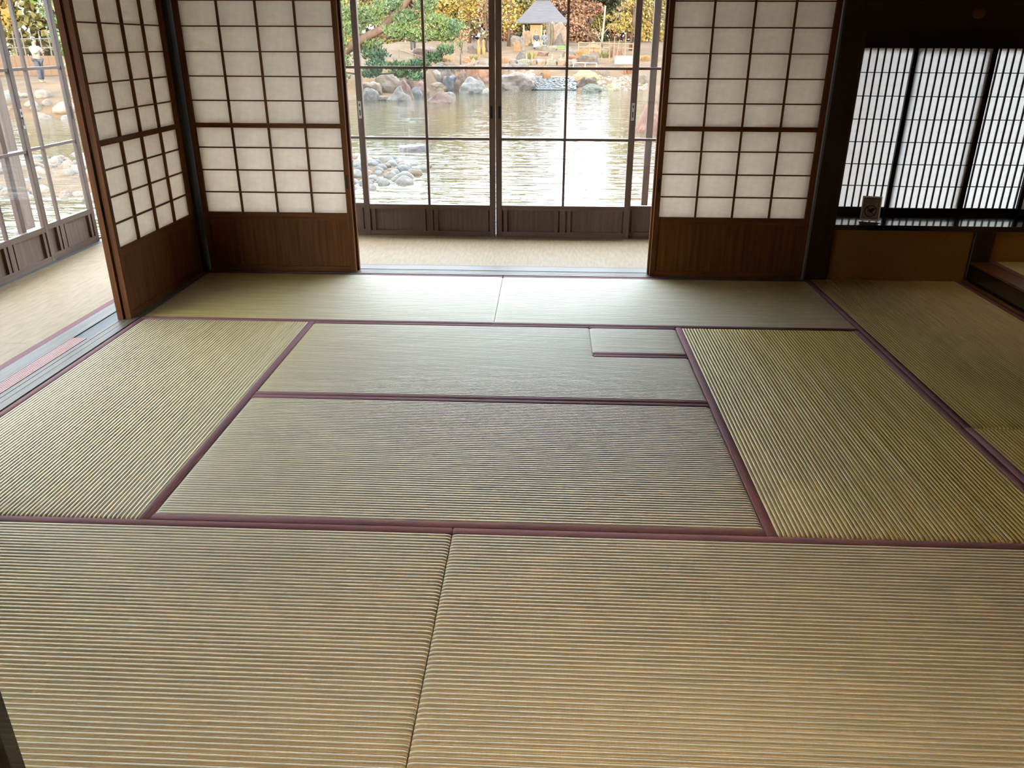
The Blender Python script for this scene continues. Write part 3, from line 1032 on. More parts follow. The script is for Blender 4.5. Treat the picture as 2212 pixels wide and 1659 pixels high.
def rock_mesh(name, mat, w, d, h, shape, seed, sub=3):
    v, f = ICO[sub]
    out = []
    for p in v:
        x, y, z = p
        q = 1.0
        if shape == 'block':
            m_ = max(abs(x), abs(y), abs(z))
            x, y, z = [c / m_ * 0.62 + c * 0.38 for c in (x, y, z)]
        elif shape == 'peak':
            k = max(0.0, z)
            x *= 1 - 0.72 * k
            y *= 1 - 0.72 * k
            x += 0.12 * k
            z = z if z < 0 else z * 1.0
        elif shape == 'lean':
            x = x * (1 - 0.35 * max(0, z)) - 0.30 * z
        elif shape == 'flat':
            z = max(-0.6, min(0.45, z)) * 1.2 + 0.10 * x
        n1 = mnoise.noise(Vector((x * 1.3 + seed, y * 1.3, z * 1.3 + seed * 2)))
        n2 = mnoise.noise(Vector((x * 3.7 + seed, y * 3.7 + 5, z * 3.7)))
        q += 0.26 * n1 + 0.09 * n2
        out.append((x * q * w / 2, y * q * d / 2, (z * q) * h * 0.92 + 0.06 * h))
    mb = MB()
    mb.v, mb.f = out, f
    return mb.mesh(name, mat, smooth=False)


BOULDERS = [
    (-5.64, 35.48, -1.0, 0.59, 0.47, 'pale', 'dome', 'pale blue-grey dome boulder at the waterline, leftmost on the far shore'),
    (-5.1, 35.78, -1.0, 0.39, 0.18, 'white', 'dome', 'small whitish boulder at the waterline between two larger pale boulders'),
    (-4.41, 35.69, -1.0, 0.86, 0.5, 'pale', 'peak', 'pale pointed boulder at the waterline below the pine branch'),
    (-4.27, 36.67, -1.04, 0.57, 0.82, 'pink', 'lean', 'pinkish slab boulder leaning behind the pale pointed boulder'),
    (-3.98, 37.85, -1.0, 0.52, 0.41, 'blue', 'dome', 'low blue-grey boulder at the waterline right of the leaning pink slab'),
    (-5.52, 39.34, -0.83, 1.12, 0.72, 'tan', 'dome', 'large tan boulder with dry grass behind the pale far-shore boulders'),
    (-6.71, 40.16, -0.59, 0.53, 0.61, 'blue', 'peak', 'grey boulder on the far bank just right of the left door stile'),
    (-6.65, 41.7, -0.7, 0.67, 0.61, 'grey', 'block', 'grey flat-topped boulder behind the large tan boulder'),
    (-6.14, 38.22, -0.82, 0.74, 0.39, 'tan', 'block', 'low brown boulder above the leftmost pale dome boulder'),
    (-3.91, 39.11, -1.0, 0.62, 0.52, 'pink', 'dome', 'low pinkish boulder at the waterline behind the window muntin'),
    (-4.76, 44.13, -0.81, 0.45, 0.7, 'grey', 'peak', 'grey pointed boulder above the low pinkish boulder'),
    (-4.15, 45.23, -0.95, 0.77, 0.76, 'pale', 'block', 'big pale slab boulder standing on the far bank right of the muntin'),
    (-3.69, 43.13, -1.0, 0.88, 0.36, 'tan', 'dome', 'low tan boulder at the waterline under the pale slab'),
    (-3.05, 43.33, -1.0, 0.56, 0.65, 'blue', 'block', 'upright grey pillar boulder standing at the waterline'),
    (-3.81, 46.13, -0.9, 0.42, 0.99, 'grey', 'block', 'narrow grey standing stone left of the pillar boulder'),
    (-3.46, 46.67, -0.58, 0.55, 0.49, 'grey', 'peak', 'grey cone boulder on top behind the pillar boulder'),
    (-2.4, 43.23, -1.0, 0.71, 0.84, 'rust', 'dome', 'dark reddish boulder between the pillar and the two-tiered boulder'),
    (-1.61, 41.18, -1.0, 1.11, 0.66, 'pale', 'dome', 'broad pale boulder at the waterline left of the door meeting stiles'),
    (-1.76, 44.71, -0.77, 0.7, 0.51, 'pink', 'peak', 'pink-grey boulder resting behind the broad pale boulder'),
    (-3.11, 47.68, -0.57, 0.59, 0.64, 'tan', 'block', 'tan upright stone in the far bank wall'),
    (-2.84, 48.64, -0.5, 0.46, 0.56, 'blue', 'block', 'bluish upright stone in the far bank wall'),
    (-2.34, 47.65, -0.51, 0.51, 0.59, 'rust', 'block', 'brown upright stone in the far bank wall'),
    (-1.73, 48.28, -0.58, 0.92, 0.6, 'pink', 'block', 'wide pinkish stone in the far bank wall beside the meeting stiles'),
    (-0.87, 39.89, -1.0, 0.34, 0.27, 'white', 'dome', 'small white boulder at the waterline touching the meeting stiles'),
    (-2.41, 34.35, -1.0, 1.06, 0.48, 'pink', 'peak', 'pink two-peaked rock standing alone in the pond'),
    (-2.37, 37.19, -1.0, 0.51, 0.26, 'pale', 'dome', 'pale rock in the water behind the pink two-peaked rock'),
    (0.48, 44.94, -1.0, 1.65, 0.69, 'pinkgrey', 'block', 'long flat-topped boulder left of the cobbled spillway'),
    (0.68, 47.63, -0.42, 0.43, 0.34, 'rose', 'dome', 'small rose-coloured boulder above the long flat-topped boulder'),
    (1.09, 46.68, -0.46, 0.6, 0.29, 'pale', 'dome', 'pale boulder at the head of the spillway'),
    (2.05, 47.12, -0.45, 0.39, 0.38, 'orange', 'dome', 'orange-tan round boulder at the head of the spillway'),
    (0.1, 48.11, -0.37, 0.38, 0.37, 'blue', 'block', 'bluish block boulder above the left end of the long flat boulder'),
    (1.14, 49.6, -0.31, 0.33, 0.28, 'white', 'peak', 'whitish small boulder behind the spillway head'),
    (1.81, 49.11, -0.34, 0.38, 0.38, 'tan', 'peak', 'tan boulder behind the orange-tan round boulder'),
    (0.35, 54.27, 0.26, 0.9, 0.52, 'dark', 'peak', 'dark cone-shaped stone on the terrace below the pavilion'),
    (4.24, 47.38, -0.61, 1.26, 0.53, 'gold', 'dome', 'broad golden boulder on the bank right of the spillway'),
    (4.05, 45.68, -0.93, 0.59, 0.52, 'rust', 'peak', 'brown boulder at the right edge of the spillway'),
    (4.42, 43.77, -0.81, 0.56, 0.41, 'tan', 'block', 'tan boulder stacked on the grey-green foot rock'),
    (4.43, 43.38, -1.0, 0.85, 0.33, 'green', 'dome', 'grey-green foot rock in the water right of the spillway'),
    (5.58, 44.79, -1.0, 0.75, 0.35, 'green', 'peak', 'grey-green pyramid rock in the water'),
    (5.48, 49.14, -0.5, 0.46, 0.35, 'grey', 'block', 'grey tilted stone on the sunny slope'),
    (7.37, 46.14, -0.59, 0.46, 0.31, 'grey', 'block', 'grey block on the slope seen between the right door stiles'),
    (5.11, 23.05, -1.0, 0.68, 0.98, 'salmon', 'peak', 'large salmon-pink rock in the pond behind the right door stile'),
    (-1.03, 18.4, -1.06, 0.66, 0.25, 'lilac', 'flat', 'flat lilac-grey stepping stone at the tip of the cobble spit'),
]


for i, (x, y, z, w, h, c, s, lab) in enumerate(BOULDERS):
    me = rock_mesh('boulder', 'rock_' + c, w * 1.18, w * 0.9, h * 1.15, s, i * 3.17 + 1.0)
    o = link('boulder', me, None, (x, y, z), 0)
    tag(o, lab, 'boulder', 'boulders around the pond')

# back row of bank boulders, closing the gaps of the rock-faced step
random.seed(77)
BACKROW = [(-7.3, 40.6, 'tan'), (-6.1, 43.0, 'grey'), (-5.2, 43.6, 'pinkgrey'), (-4.5, 46.2, 'grey'), (-3.7, 48.3, 'tan'), (-2.7, 49.6, 'pinkgrey'), (-1.9, 50.0, 'grey'), (-1.0, 49.3, 'tan'), (-0.3, 49.8, 'pinkgrey'), (0.5, 50.2, 'grey'), (-5.0, 40.5, 'rust'), (-3.4, 45.0, 'rust')]
ORD = ('first', 'second', 'third', 'fourth', 'fifth', 'sixth', 'seventh', 'eighth', 'ninth', 'tenth', 'extra low rust', 'extra high rust')
for i, (x, y, c) in enumerate(BACKROW):
    w_ = random.uniform(0.95, 1.35)
    me = rock_mesh('boulder', 'rock_' + c, w_, 0.8, random.uniform(0.75, 1.0), ('block', 'dome', 'peak')[i % 3], 200 + i * 2.7)
    tag(link('boulder', me, None, (x, y, -0.95 if y < 47 else -0.62)), '%s boulder from the left in the back row of the bank wall' % ORD[i], 'boulder', 'boulders around the pond')

# terrace wall stones below the pavilion
TW = [(-0.3, 0.13), (0.14, 1.02), (1.03, 1.40), (1.41, 1.97), (1.98, 2.66), (2.67, 3.22), (3.23, 3.9)]
for i, (a, b) in enumerate(TW):
    me = rock_mesh('wall_stone', 'rock_' + ('grey', 'green', 'tan', 'pinkgrey', 'green', 'tan', 'grey')[i], (b - a) * 1.04, 0.7, 0.42, 'block', 60 + i * 2.3, 2)
    tag(link('wall_stone', me, None, ((a + b) / 2, 52.3, 0.0)), 'squared terrace stone, number %s from the left in the low wall under the pavilion' % ('one', 'two', 'three', 'four', 'five', 'six', 'seven')[i], 'stone', 'terrace wall stones')
# cobbled spillway with running water
sp = thing('cobbled_spillway', 'cobbled spillway with white running water between the boulders', 'waterfall', (2.35, 46.0, -0.71))
sl = MB()
sl.grid([[(-1.35 + 2.7 * i / 12, -1.25 + 2.7 * j / 10, -0.26 + 0.52 * j / 10) for i in range(13)] for j in range(11)])
sl.build('slope', 'mud', sp)
cob = MB()
random.seed(5)
V1, F1 = ICO[1]
for _ in range(420):
    a, b = random.uniform(-1.3, 1.3), random.uniform(-1.25, 1.4)
    r_ = random.uniform(0.045, 0.085)
    b0 = len(cob.v)
    cob.v += [(a + p[0] * r_ * 1.2, b + p[1] * r_, -0.02 + 0.2 * b + p[2] * r_ * 0.8) for p in V1]
    cob.f += [tuple(b0 + k for k in t) for t in F1]
cobo = cob.build('cobbles', 'rock_blue', sp, smooth=True)
cobo['kind'] = 'stuff'
fo = MB()
for _ in range(150):
    b = random.uniform(-1.25, 1.3)
    a = random.uniform(-0.9, 1.3) if random.random() < 0.4 else random.uniform(0.5, 1.35)
    r_ = random.uniform(0.03, 0.07)
    b0 = len(fo.v)
    fo.v += [(a + p[0] * r_, b + p[1] * r_ * 1.6, 0.035 + 0.2 * b + p[2] * r_ * 0.5) for p in V1]
    fo.f += [tuple(b0 + k for k in t) for t in F1]
fo.box(-1.2, 1.3, -1.36, -1.22, -0.262, -0.240)
fo.box(-1.1, 1.25, 1.34, 1.44, 0.285, 0.300)
foo = fo.build('foam', 'foam', sp, smooth=True)
foo['kind'] = 'stuff'

# cobbles of the near spit
random.seed(42)
COB = [rock_mesh('cobble', 'rock_cobble', 1.0, 0.8, 0.36, 'dome', 90 + i * 1.9, 2) for i in range(5)]
COB += [rock_mesh('cobble', 'rock_' + c, 1.0, 0.8, 0.36, 'dome', 110 + i * 1.9, 2) for i, c in enumerate(('tan', 'blue', 'pinkgrey'))]
for me in COB:
    me.polygons.foreach_set('use_smooth', [True] * len(me.polygons))
placed = []


def try_cobble(x, y, r_):
    for (a, b, c) in placed:
        if (a - x) ** 2 + (b - y) ** 2 < ((c + r_) * 0.44) ** 2:
            return False
    placed.append((x, y, r_))
    o = link('cobble', COB[random.randrange(8)], None, (x, y, max(-1.02, ground(x, y)) - 0.01), random.uniform(0, 6.28))
    s_ = r_
    o.scale = (s_, s_, s_ * random.uniform(0.85, 1.25))
    tag(o, 'rounded pale grey cobble on the near shore of the pond', 'cobble', 'cobbles on the near shore')
    return True


cnt = 0
tries = 0
while cnt < 215 and tries < 9000:
    tries += 1
    if random.random() < 0.72:
        x, y = random.uniform(-3.2, -0.25), random.uniform(12.0, 17.6)
    else:
        x, y = random.uniform(-9.0, -4.4), random.uniform(11.2, 17.5)
    e = math.hypot((x + 5.0) / 4.6, (y - 14.7) / 3.1)
    if e > 1.06:
        continue
    if try_cobble(x, y, random.uniform(0.20, 0.40)):
        cnt += 1
for (x, y, r_) in ((0.12, 14.6, 0.20), (0.35, 13.8, 0.18), (1.0, 13.6, 0.16), (0.25, 12.9, 0.26), (1.35, 15.2, 0.15), (3.2, 16.5, 0.14), (3.36, 16.35, 0.20), (-5.9, 10.2, 0.3)):
    o = link('cobble', COB[1], None, (x, y, -1.06), random.uniform(0, 6))
    o.scale = (r_, r_, r_ * 0.8)
    tag(o, 'small dark stone barely breaking the water surface', 'cobble', 'stones awash in the pond')
# far left shore stones seen through the left doors
random.seed(9)
n_ = 0
far_placed = []
while n_ < 46:
    x = random.uniform(-18.5, -11.5)
    y = lerp_table(FAR, x) + random.uniform(-0.4, 3.2)
    r_ = random.uniform(0.4, 0.95)
    if any((a - x) ** 2 + (b_ - y) ** 2 < ((c + r_) * 0.52) ** 2 for a, b_, c in far_placed):
        n_ += 0.02
        continue
    far_placed.append((x, y, r_))
    o = link('shore_stone', COB[random.choice((0, 1, 2, 6))], None, (x, y, ground(x, y) - 0.03), random.uniform(0, 6))
    o.scale = (r_, r_, r_ * random.uniform(0.8, 1.3))
    tag(o, 'blue-grey shore stone seen through the left veranda doors', 'stone', 'shore stones beyond the left doors')
    n_ += 1
# gravel fan on the right bank
gv = MB()
for _ in range(260):
    x = random.uniform(4.9, 7.6)
    y = random.uniform(44.6, 48.5)
    r_ = random.uniform(0.05, 0.12)
    zz = ground(x, y)
    b0 = len(gv.v)
    gv.v += [(x + p[0] * r_, y + p[1] * r_, zz + p[2] * r_ * 0.7) for p in V1]
    gv.f += [tuple(b0 + k for k in t) for t in F1]
tag(gv.build('gravel_fan', 'rock_cobble'), 'pale pebbles spread over the right bank of the pond', 'pebbles', kind='stuff')


# ------------------------------------------------------------------ trees
def tufts(mb, c, rad, n, size, flat=0.6, up=0.5):
    """sprays of narrow needle blades around centre c"""
    for _ in range(n):
        while True:
            p = Vector((random.uniform(-1, 1), random.uniform(-1, 1), random.uniform(-1, 1)))
            if p.length < 1:
                break
        base = Vector((c[0] + p.x * rad[0], c[1] + p.y * rad[1], c[2] + p.z * rad[2]))
        for _k in range(5):
            d = Vector((random.uniform(-1, 1), random.uniform(-1, 1), random.uniform(-0.3, 1) + up)).normalized()
            s_ = size * random.uniform(0.7, 1.3)
            side = d.cross(Vector((random.uniform(-1, 1), random.uniform(-1, 1), 0.2))).normalized() * s_ * 0.13
            b0 = len(mb.v)
            mb.v += [tuple(base - side), tuple(base + side), tuple(base + d * s_)]
            mb.f.append((b0, b0 + 1, b0 + 2))


def leaves(mb, c, rad, n, size, shell=0.0):
    for _ in range(n):
        while True:
            p = Vector((random.uniform(-1, 1), random.uniform(-1, 1), random.uniform(-1, 1)))
            if shell < p.length < 1:
                break
        base = Vector((c[0] + p.x * rad[0], c[1] + p.y * rad[1], c[2] + p.z * rad[2]))
        a = Vector((random.uniform(-1, 1), random.uniform(-1, 1), random.uniform(-1, 1))).normalized()
        b = a.cross(Vector((random.uniform(-1, 1), random.uniform(-1, 1), random.uniform(-1, 1)))).normalized()
        s_ = size * random.uniform(0.6, 1.4)
        b0 = len(mb.v)
        mb.v += [tuple(base - a * s_ * .5), tuple(base + b * s_ * .35), tuple(base + a * s_ * .5), tuple(base - b * s_ * .35)]
        mb.f.append((b0, b0 + 1, b0 + 2, b0 + 3))


def limb(mb, pts, r0, r1, n=7):
    k = len(pts)
    mb.tube(pts, [r0 + (r1 - r0) * i / (k - 1) for i in range(k)], n)


random.seed(3)
# overhanging pine on the left bank
pn = thing('overhanging_pine', 'green pine leaning over the pond with a thick diagonal branch', 'tree', (-8.6, 34.3, ground(-8.6, 34.3)))
ox, oy, oz = pn.location
br = MB()


def rel(p):
    return (p[0] - ox, p[1] - oy, p[2] - oz)


limb(br, [(0, 0, -0.1), rel((-7.9, 34.1, -0.15)), rel((-6.9, 34, 0.56)), rel((-6.48, 34, 0.88)), rel((-5.63, 34, 1.41)), rel((-5.1, 34, 1.66)), rel((-4.7, 34, 1.82)), rel((-4.26, 34, 2.24)), rel((-3.67, 34, 2.75)), rel((-3.3, 34, 3.25)), rel((-3.0, 34, 4.2))], 0.24, 0.10, 9)
br.build('branch', 'bark', pn, smooth=True)
for path, r0 in (([(-4.26, 34, 2.25), (-3.7, 34, 2.30), (-3.1, 34, 2.27), (-2.4, 34, 2.2)], 0.05),
                 ([(-5.06, 34, 1.68), (-4.6, 34, 1.58), (-4.2, 34, 1.52), (-3.26, 34, 1.38), (-2.1, 34, 1.48), (-1.5, 34, 1.66)], 0.06),
                 ([(-6.2, 34, 1.05), (-5.6, 34, 0.98), (-5.2, 34, 0.76), (-4.65, 34, 0.55), (-4.2, 34, 0.32)], 0.05),
                 ([(-6.9, 34, 0.6), (-6.4, 34, 0.2), (-5.6, 34, 0.1), (-4.5, 34, 0.15), (-3.4, 34, 0.25), (-2.7, 34, 0.5)], 0.05),
                 ([(-5.6, 34, 1.42), (-6.0, 34, 2.0), (-6.2, 34, 2.7)], 0.05)):
    b = MB()
    limb(b, [rel(p) for p in path], r0, 0.018, 6)
    b.build('branch', 'bark', pn, smooth=True)
nd = MB()
for (x, z, rx, rz, n) in ((-6.3, 2.5, .5, .5, 110), (-5.7, 2.2, .55, .5, 130), (-5.9, 1.8, .45, .35, 90), (-5.0, 2.35, .6, .4, 130), (-4.3, 2.75, .6, .4, 120), (-3.6, 2.2, .6, .35, 130), (-2.9, 2.75, .5, .4, 110),
                          (-2.5, 2.1, .55, .3, 110), (-3.9, 1.75, .7, .3, 140), (-3.0, 1.6, .7, .3, 140), (-2.1, 1.6, .6, .28, 130), (-1.75, 1.95, .45, .25, 80), (-5.3, 1.25, .6, .28, 110), (-6.4, 1.3, .35, .35, 70),
                          (-5.0, 0.85, .6, .25, 90), (-6.3, 0.65, .35, .35, 70), (-4.9, 0.45, .5, .25, 90), (-4.0, 0.40, .6, .22, 100), (-3.2, 0.45, .5, .25, 90), (-2.6, 0.75, .4, .22, 70), (-3.9, 0.10, .4, .18, 60), (-5.3, 0.15, .5, .2, 70), (-3.3, 0.05, .3, .18, 40), (-2.1, 1.05, .4, .2, 60), (-6.5, 0.0, .4, .3, 60)):
    tufts(nd, rel((x, 34 + random.uniform(-.3, .3), z)), (rx, 0.5, rz), int(n * 1.5), 0.17)
nd.build('needles', 'pine_leaf', pn)


def round_tree(label, x, y, h, crown, leaf, n, size, trunk='bark', tr=0.14, name='garden_tree', needles=False):
    z = ground(x, y)
    t = thing(name, label, 'tree', (x, y, z), 0, 'trees around the pond')
    b = MB()
    limb(b, [(0, 0, -0.1), (random.uniform(-.15, .15), 0, h * 0.35), (random.uniform(-.3, .3), random.uniform(-.2, .2), h * 0.7), (random.uniform(-.3, .3), 0, h * 0.95)], tr, tr * 0.3, 8)
    for _ in range(6):
        zz = h * random.uniform(0.35, 0.8)
        a = random.uniform(0, 6.28)
        l_ = h * random.uniform(0.15, 0.3)
        limb(b, [(0, 0, zz), (math.cos(a) * l_ * .5, math.sin(a) * l_ * .5, zz + l_ * .35), (math.cos(a) * l_, math.sin(a) * l_, zz + l_ * .8)], tr * 0.35, tr * 0.08, 5)
    b.build('trunk', trunk, t, smooth=True)
    m_ = MB()
    for (cx, cz, rx, rz) in crown:
        k = int(n * rx * rz)
        if needles:
            tufts(m_, (cx, random.uniform(-.4, .4), cz), (rx, rx * 0.8, rz), max(20, k // 3), size)
        else:
            leaves(m_, (cx, random.uniform(-.4, .4), cz), (rx, rx * 0.8, rz), max(40, k), size)
    m_.build('foliage', leaf, t)
    return t


# golden pines and background trees
round_tree('golden pine behind the white trunk on the right', 8.1, 62, 6.0, [(-1.0, 2.2, .9, .35), (.2, 2.8, 1.3, .5), (-.6, 1.5, .9, .35), (1.2, 3.6, 1.3, .6), (.4, 1.3, .7, .3), (-.5, 3.8, 1.1, .5), (2.0, 2.4, .9, .5), (.6, 4.8, 1.4, .6)], 'gold_leaf', 420, 0.24, needles=True)
round_tree('golden tree left of the pavilion roof', -1.0, 66, 6.5, [(0, 1.6, .8, .6), (.2, 2.6, .9, .7), (-.4, 3.6, 1.0, .7), (.2, 4.8, 1.1, .8)], 'gold_leaf', 420, 0.22)
round_tree('golden willow-like tree left of the meeting stiles', -4.4, 69.5, 7.0, [(0, 2.2, .9, .6), (-.6, 3.2, 1.2, .8), (.4, 3.0, .8, .9), (-.2, 4.6, 1.5, .9)], 'gold_leaf', 380, 0.22)
round_tree('olive clipped pine above the straw wrapped trunks', -2.3, 60, 4.0, [(0, 1.1, .7, .25), (-.2, 1.9, .8, .3), (.3, 2.6, .7, .3), (0, 3.3, .6, .3)], 'olive_leaf', 420, 0.2, needles=True)
round_tree('russet shrub with bare twigs by the far steps', -3.7, 56.5, 1.9, [(0, .95, .45, .55), (.25, 1.4, .4, .4)], 'russet_leaf', 500, 0.13, tr=0.05, name='russet_shrub')
round_tree('olive tree at the far right behind the blue panels', 10.4, 60, 5.0, [(0, 1.7, .9, .5), (.3, 2.6, 1.0, .6), (-.6, 3.3, .9, .6), (.4, 4.2, 1.1, .7)], 'olive_leaf', 420, 0.2)
round_tree('small olive pine sprig above the bank wall on the left', -3.2, 50.5, 1.7, [(0, 1.2, .55, .22), (-.4, 1.0, .4, .18)], 'pine_leaf', 500, 0.15, tr=0.05, needles=True)
BG = [(-13, 76, 'olive_leaf'), (-9.5, 82, 'russet_leaf'), (-6.5, 79, 'gold_leaf'), (-3.8, 88, 'russet_leaf'), (-0.5, 84, 'olive_leaf'), (2.2, 90, 'russet_leaf'), (5.0, 82, 'russet_leaf'), (7.6, 90, 'olive_leaf'),
      (10.2, 80, 'gold_leaf'), (13.2, 86, 'russet_leaf'), (16, 78, 'olive_leaf'), (-17, 80, 'gold_leaf')]
BGL = ['olive tree far left behind the pine', 'russet winter tree behind the pine branch', 'golden background tree above the bank wall', 'russet background tree left of the pavilion', 'olive background tree behind the pavilion roof',
       'russet background tree right behind the pavilion roof', 'pinkish bare-looking background tree right of the pavilion', 'olive background tree behind the golden pine', 'tall golden tree at the right edge of the opening',
       'russet background tree behind the right door stiles', 'olive background tree beyond the right screen', 'golden background tree far left, hidden behind the screens']
for (x, y, lf), lab in zip(BG, BGL):
    z0 = 0.0
    cr_ = [(random.uniform(-1.2, 1.2), 0.6 + k * 0.75 + random.uniform(-.2, .2), random.uniform(1.2, 2.0), random.uniform(.6, .9)) for k in range(9 if 1 < x < 8 else 17)]
    round_tree(lab, x, y, 8.0 if 1 < x < 8 else 14.0, cr_, lf, 560, 0.25, tr=0.2)
# dry grass clumps and low shrubs on the far bank
random.seed(31)
CL = [(-6.6, 44.5, 'behind the grey flat-topped boulder'), (-5.6, 41.0, 'growing on the large tan boulder'), (-5.0, 46.5, 'under the low rail on the left'), (-4.0, 49.0, 'beside the group of poles'), (-1.3, 51.0, 'behind the wide pinkish wall stone'),
      (-0.6, 53.5, 'left of the terrace wall'), (-1.5, 57.5, 'right of the straw-wrapped trunks'), (0.9, 55.5, 'above the terrace wall'), (3.7, 55.0, 'beside the bluish rock'), (4.3, 56.5, 'under the left end of the wooden railing'),
      (5.9, 56.6, 'under the middle of the wooden railing'), (7.0, 55.0, 'behind the blue panels'), (8.3, 54.0, 'right of the blue panels'), (-2.8, 54.0, 'near the small golden rock'), (6.9, 49.5, 'on the sunny slope'), (-4.6, 53.0, 'behind the russet shrub')]
for i, (x, y, where) in enumerate(CL):
    g_ = MB()
    h_ = random.uniform(0.25, 0.55)
    for _ in range(170):
        a_, r_ = random.uniform(0, 6.28), random.uniform(0, 0.30)
        bx_, by_ = r_ * math.cos(a_), r_ * math.sin(a_)
        k_ = random.uniform(0.6, 1.0) * h_
        g_.v += [(bx_ - .02, by_, -0.05), (bx_ + .02, by_, -0.05), (bx_ * 1.9 + random.uniform(-.08, .08), by_ * 1.9, k_)]
        g_.f.append((len(g_.v) - 3, len(g_.v) - 2, len(g_.v) - 1))
    tag(g_.build('grass_clump', ('straw', 'olive_leaf', 'russet_leaf')[i % 3], None, loc=(x, y, ground(x, y))), 'dry grass clump ' + where, 'grass clump', 'grass clumps on the far bank')
# woodland closing the garden far behind
fw = MB()
for _ in range(21000):
    ang = random.uniform(-0.85, 1.15)                 # bearing from the house; right end added to cut sky reflections in panes
    dist = random.uniform(101, 109)
    x, y = 2 + dist * math.sin(ang), dist * math.cos(ang)
    hmax = (7.0 if 3 < x < 10 else 15.0) + 2.5 * mnoise.noise(Vector((ang * 30, 0, 0)))
    leaves(fw, (x, y, 1.0 + hmax * random.random()), (0.5, 0.5, 0.5), 2, 1.1)
tag(fw.build('far_woodland', 'russet_leaf'), 'hazy russet woodland closing the view far behind the pavilion', 'woodland', kind='stuff')
# tall left edge trees; those beside the house are unseen, added to block sky
LT = [(-26.2, 46.5, 8), (-31.5, 44.5, 8), (-21.0, 48.5, 8), (-36.5, 40, 8), (-16.5, 54, 7), (-20, -9, 9), (-19, -3.6, 9.5), (-20, 1.8, 9), (-19.5, 7.2, 9.5), (-20.5, 12.6, 9)]
for i, (x, y, h) in enumerate(LT):
    cr_ = [(random.uniform(-.8, .8), 0.9 + k * (h / 8.0), random.uniform(2.2, 2.9), random.uniform(1.0, 1.4)) for k in range(8)]
    lf = ('gold_leaf', 'olive_leaf', 'gold_leaf', 'green_leaf')[i % 4]
    t = round_tree('tall %s tree, number %s along the left edge, those beside the house added to block sky' % ({'gold_leaf': 'golden', 'olive_leaf': 'olive', 'green_leaf': 'green'}[lf], ('one', 'two', 'three', 'four', 'five', 'six', 'seven', 'eight', 'nine', 'ten', 'eleven')[i]), x, y, h, cr_, lf, 230 if x > -20.6 and y < 20 else 300, 0.42, tr=0.25, name='edge_tree')
round_tree('bright green tree close beyond the left veranda doors', -13.6, 26.8, 4.6, [(0, 1.6, .7, .6), (.2, 2.5, .9, .7), (-.2, 3.4, .9, .7), (0, 4.2, .7, .6)], 'green_leaf', 420, 0.16, tr=0.09)

# pale slender trunk and bamboo poles on the right bank
pt = thing('slender_tree', 'slender tree with a pale sunlit trunk on the right bank', 'tree', (5.6, 55.0, ground(5.6, 55.0)))
b = MB()
limb(b, [(0, 0, -.2), (.02, 0, .6), (-.02, 0, 1.2), (.05, 0, 2.2), (0.1, 0, 3.2)], 0.075, 0.05, 8)
b.build('trunk', 'pale_bark', pt, smooth=True)
for path in ([(0, 0, 1.0), (-.25, 0, 1.35), (-.5, 0, 1.9)], [(.02, 0, 1.5), (.2, 0, 1.75), (.5, 0, 2.1)], [(0, 0, 1.3), (-.15, .1, 1.8), (-.3, .1, 2.5)]):
    b = MB()
    limb(b, path, 0.03, 0.01, 5)
    b.build('branch', 'pale_bark', pt, smooth=True)
for i, (x, y, h, lean) in enumerate(((6.05, 54.0, 1.4, -.08), (6.32, 54.2, 1.5, .02), (6.5, 54.3, 1.3, .15), (7.2, 56.0, 1.5, 0.0), (-3.55, 50.0, 1.3, .1), (-3.9, 50.4, 1.2, -.05), (-4.15, 50.2, 1.3, .05), (-4.4, 50.6, 1.2, 0))):
    b = MB()
    limb(b, [(0, 0, -.1), (lean * .5, 0, h * .5), (lean, 0, h)], 0.035, 0.025, 6)
    tag(b.build('garden_pole', 'garden_wood_z', None, loc=(x, y, ground(x, y))), 'thin upright wooden pole, %s' % ('leftmost of three beside the pale trunk', 'middle of three beside the pale trunk', 'right of three beside the pale trunk', 'standing before the blue panels', 'rightmost of the group behind the bank wall', 'second of the group behind the bank wall', 'third of the group behind the bank wall', 'leftmost of the group behind the bank wall')[i], 'pole', 'garden poles')
# trees wrapped in straw
for x, lab in ((-2.66, 'left straw-wrapped tree trunk by the far path'), (-2.33, 'right straw-wrapped tree trunk by the far path')):
    b = MB()
    zg = ground(x, 57.6)
    b.tube([(0, 0, zg - zg), (0, 0, .7), (0, 0, 1.1), (0.02, 0, 1.25)], [0.13, 0.15, 0.10, 0.04], 10)
    tag(b.build('straw_wrap', 'straw', None, smooth=True, loc=(x, 57.6, min(zg, 0.3))), lab, 'tree trunk', 'straw-wrapped trunks')


# rails and fences
def fence(label, pts, h, rails, rad, mat, n_post, name='garden_fence', cat='fence'):
    (x0, y0), (x1, y1) = pts
    z0, z1 = ground(x0, y0), ground(x1, y1)
    t = thing(name, label, cat, (x0, y0, z0))
    for i in range(n_post):
        k = i / (n_post - 1)
        b = MB()
        b.tube([((x1 - x0) * k, (y1 - y0) * k, (z1 - z0) * k - .1), ((x1 - x0) * k, (y1 - y0) * k, (z1 - z0) * k + h)], rad, 7)
        b.build('post', mat, t)
    for rz in rails:
        b = MB()
        b.tube([(0, 0, rz), (x1 - x0, y1 - y0, z1 - z0 + rz)], rad * 0.8, 7)
        b.build('rail', mat, t)
    return t


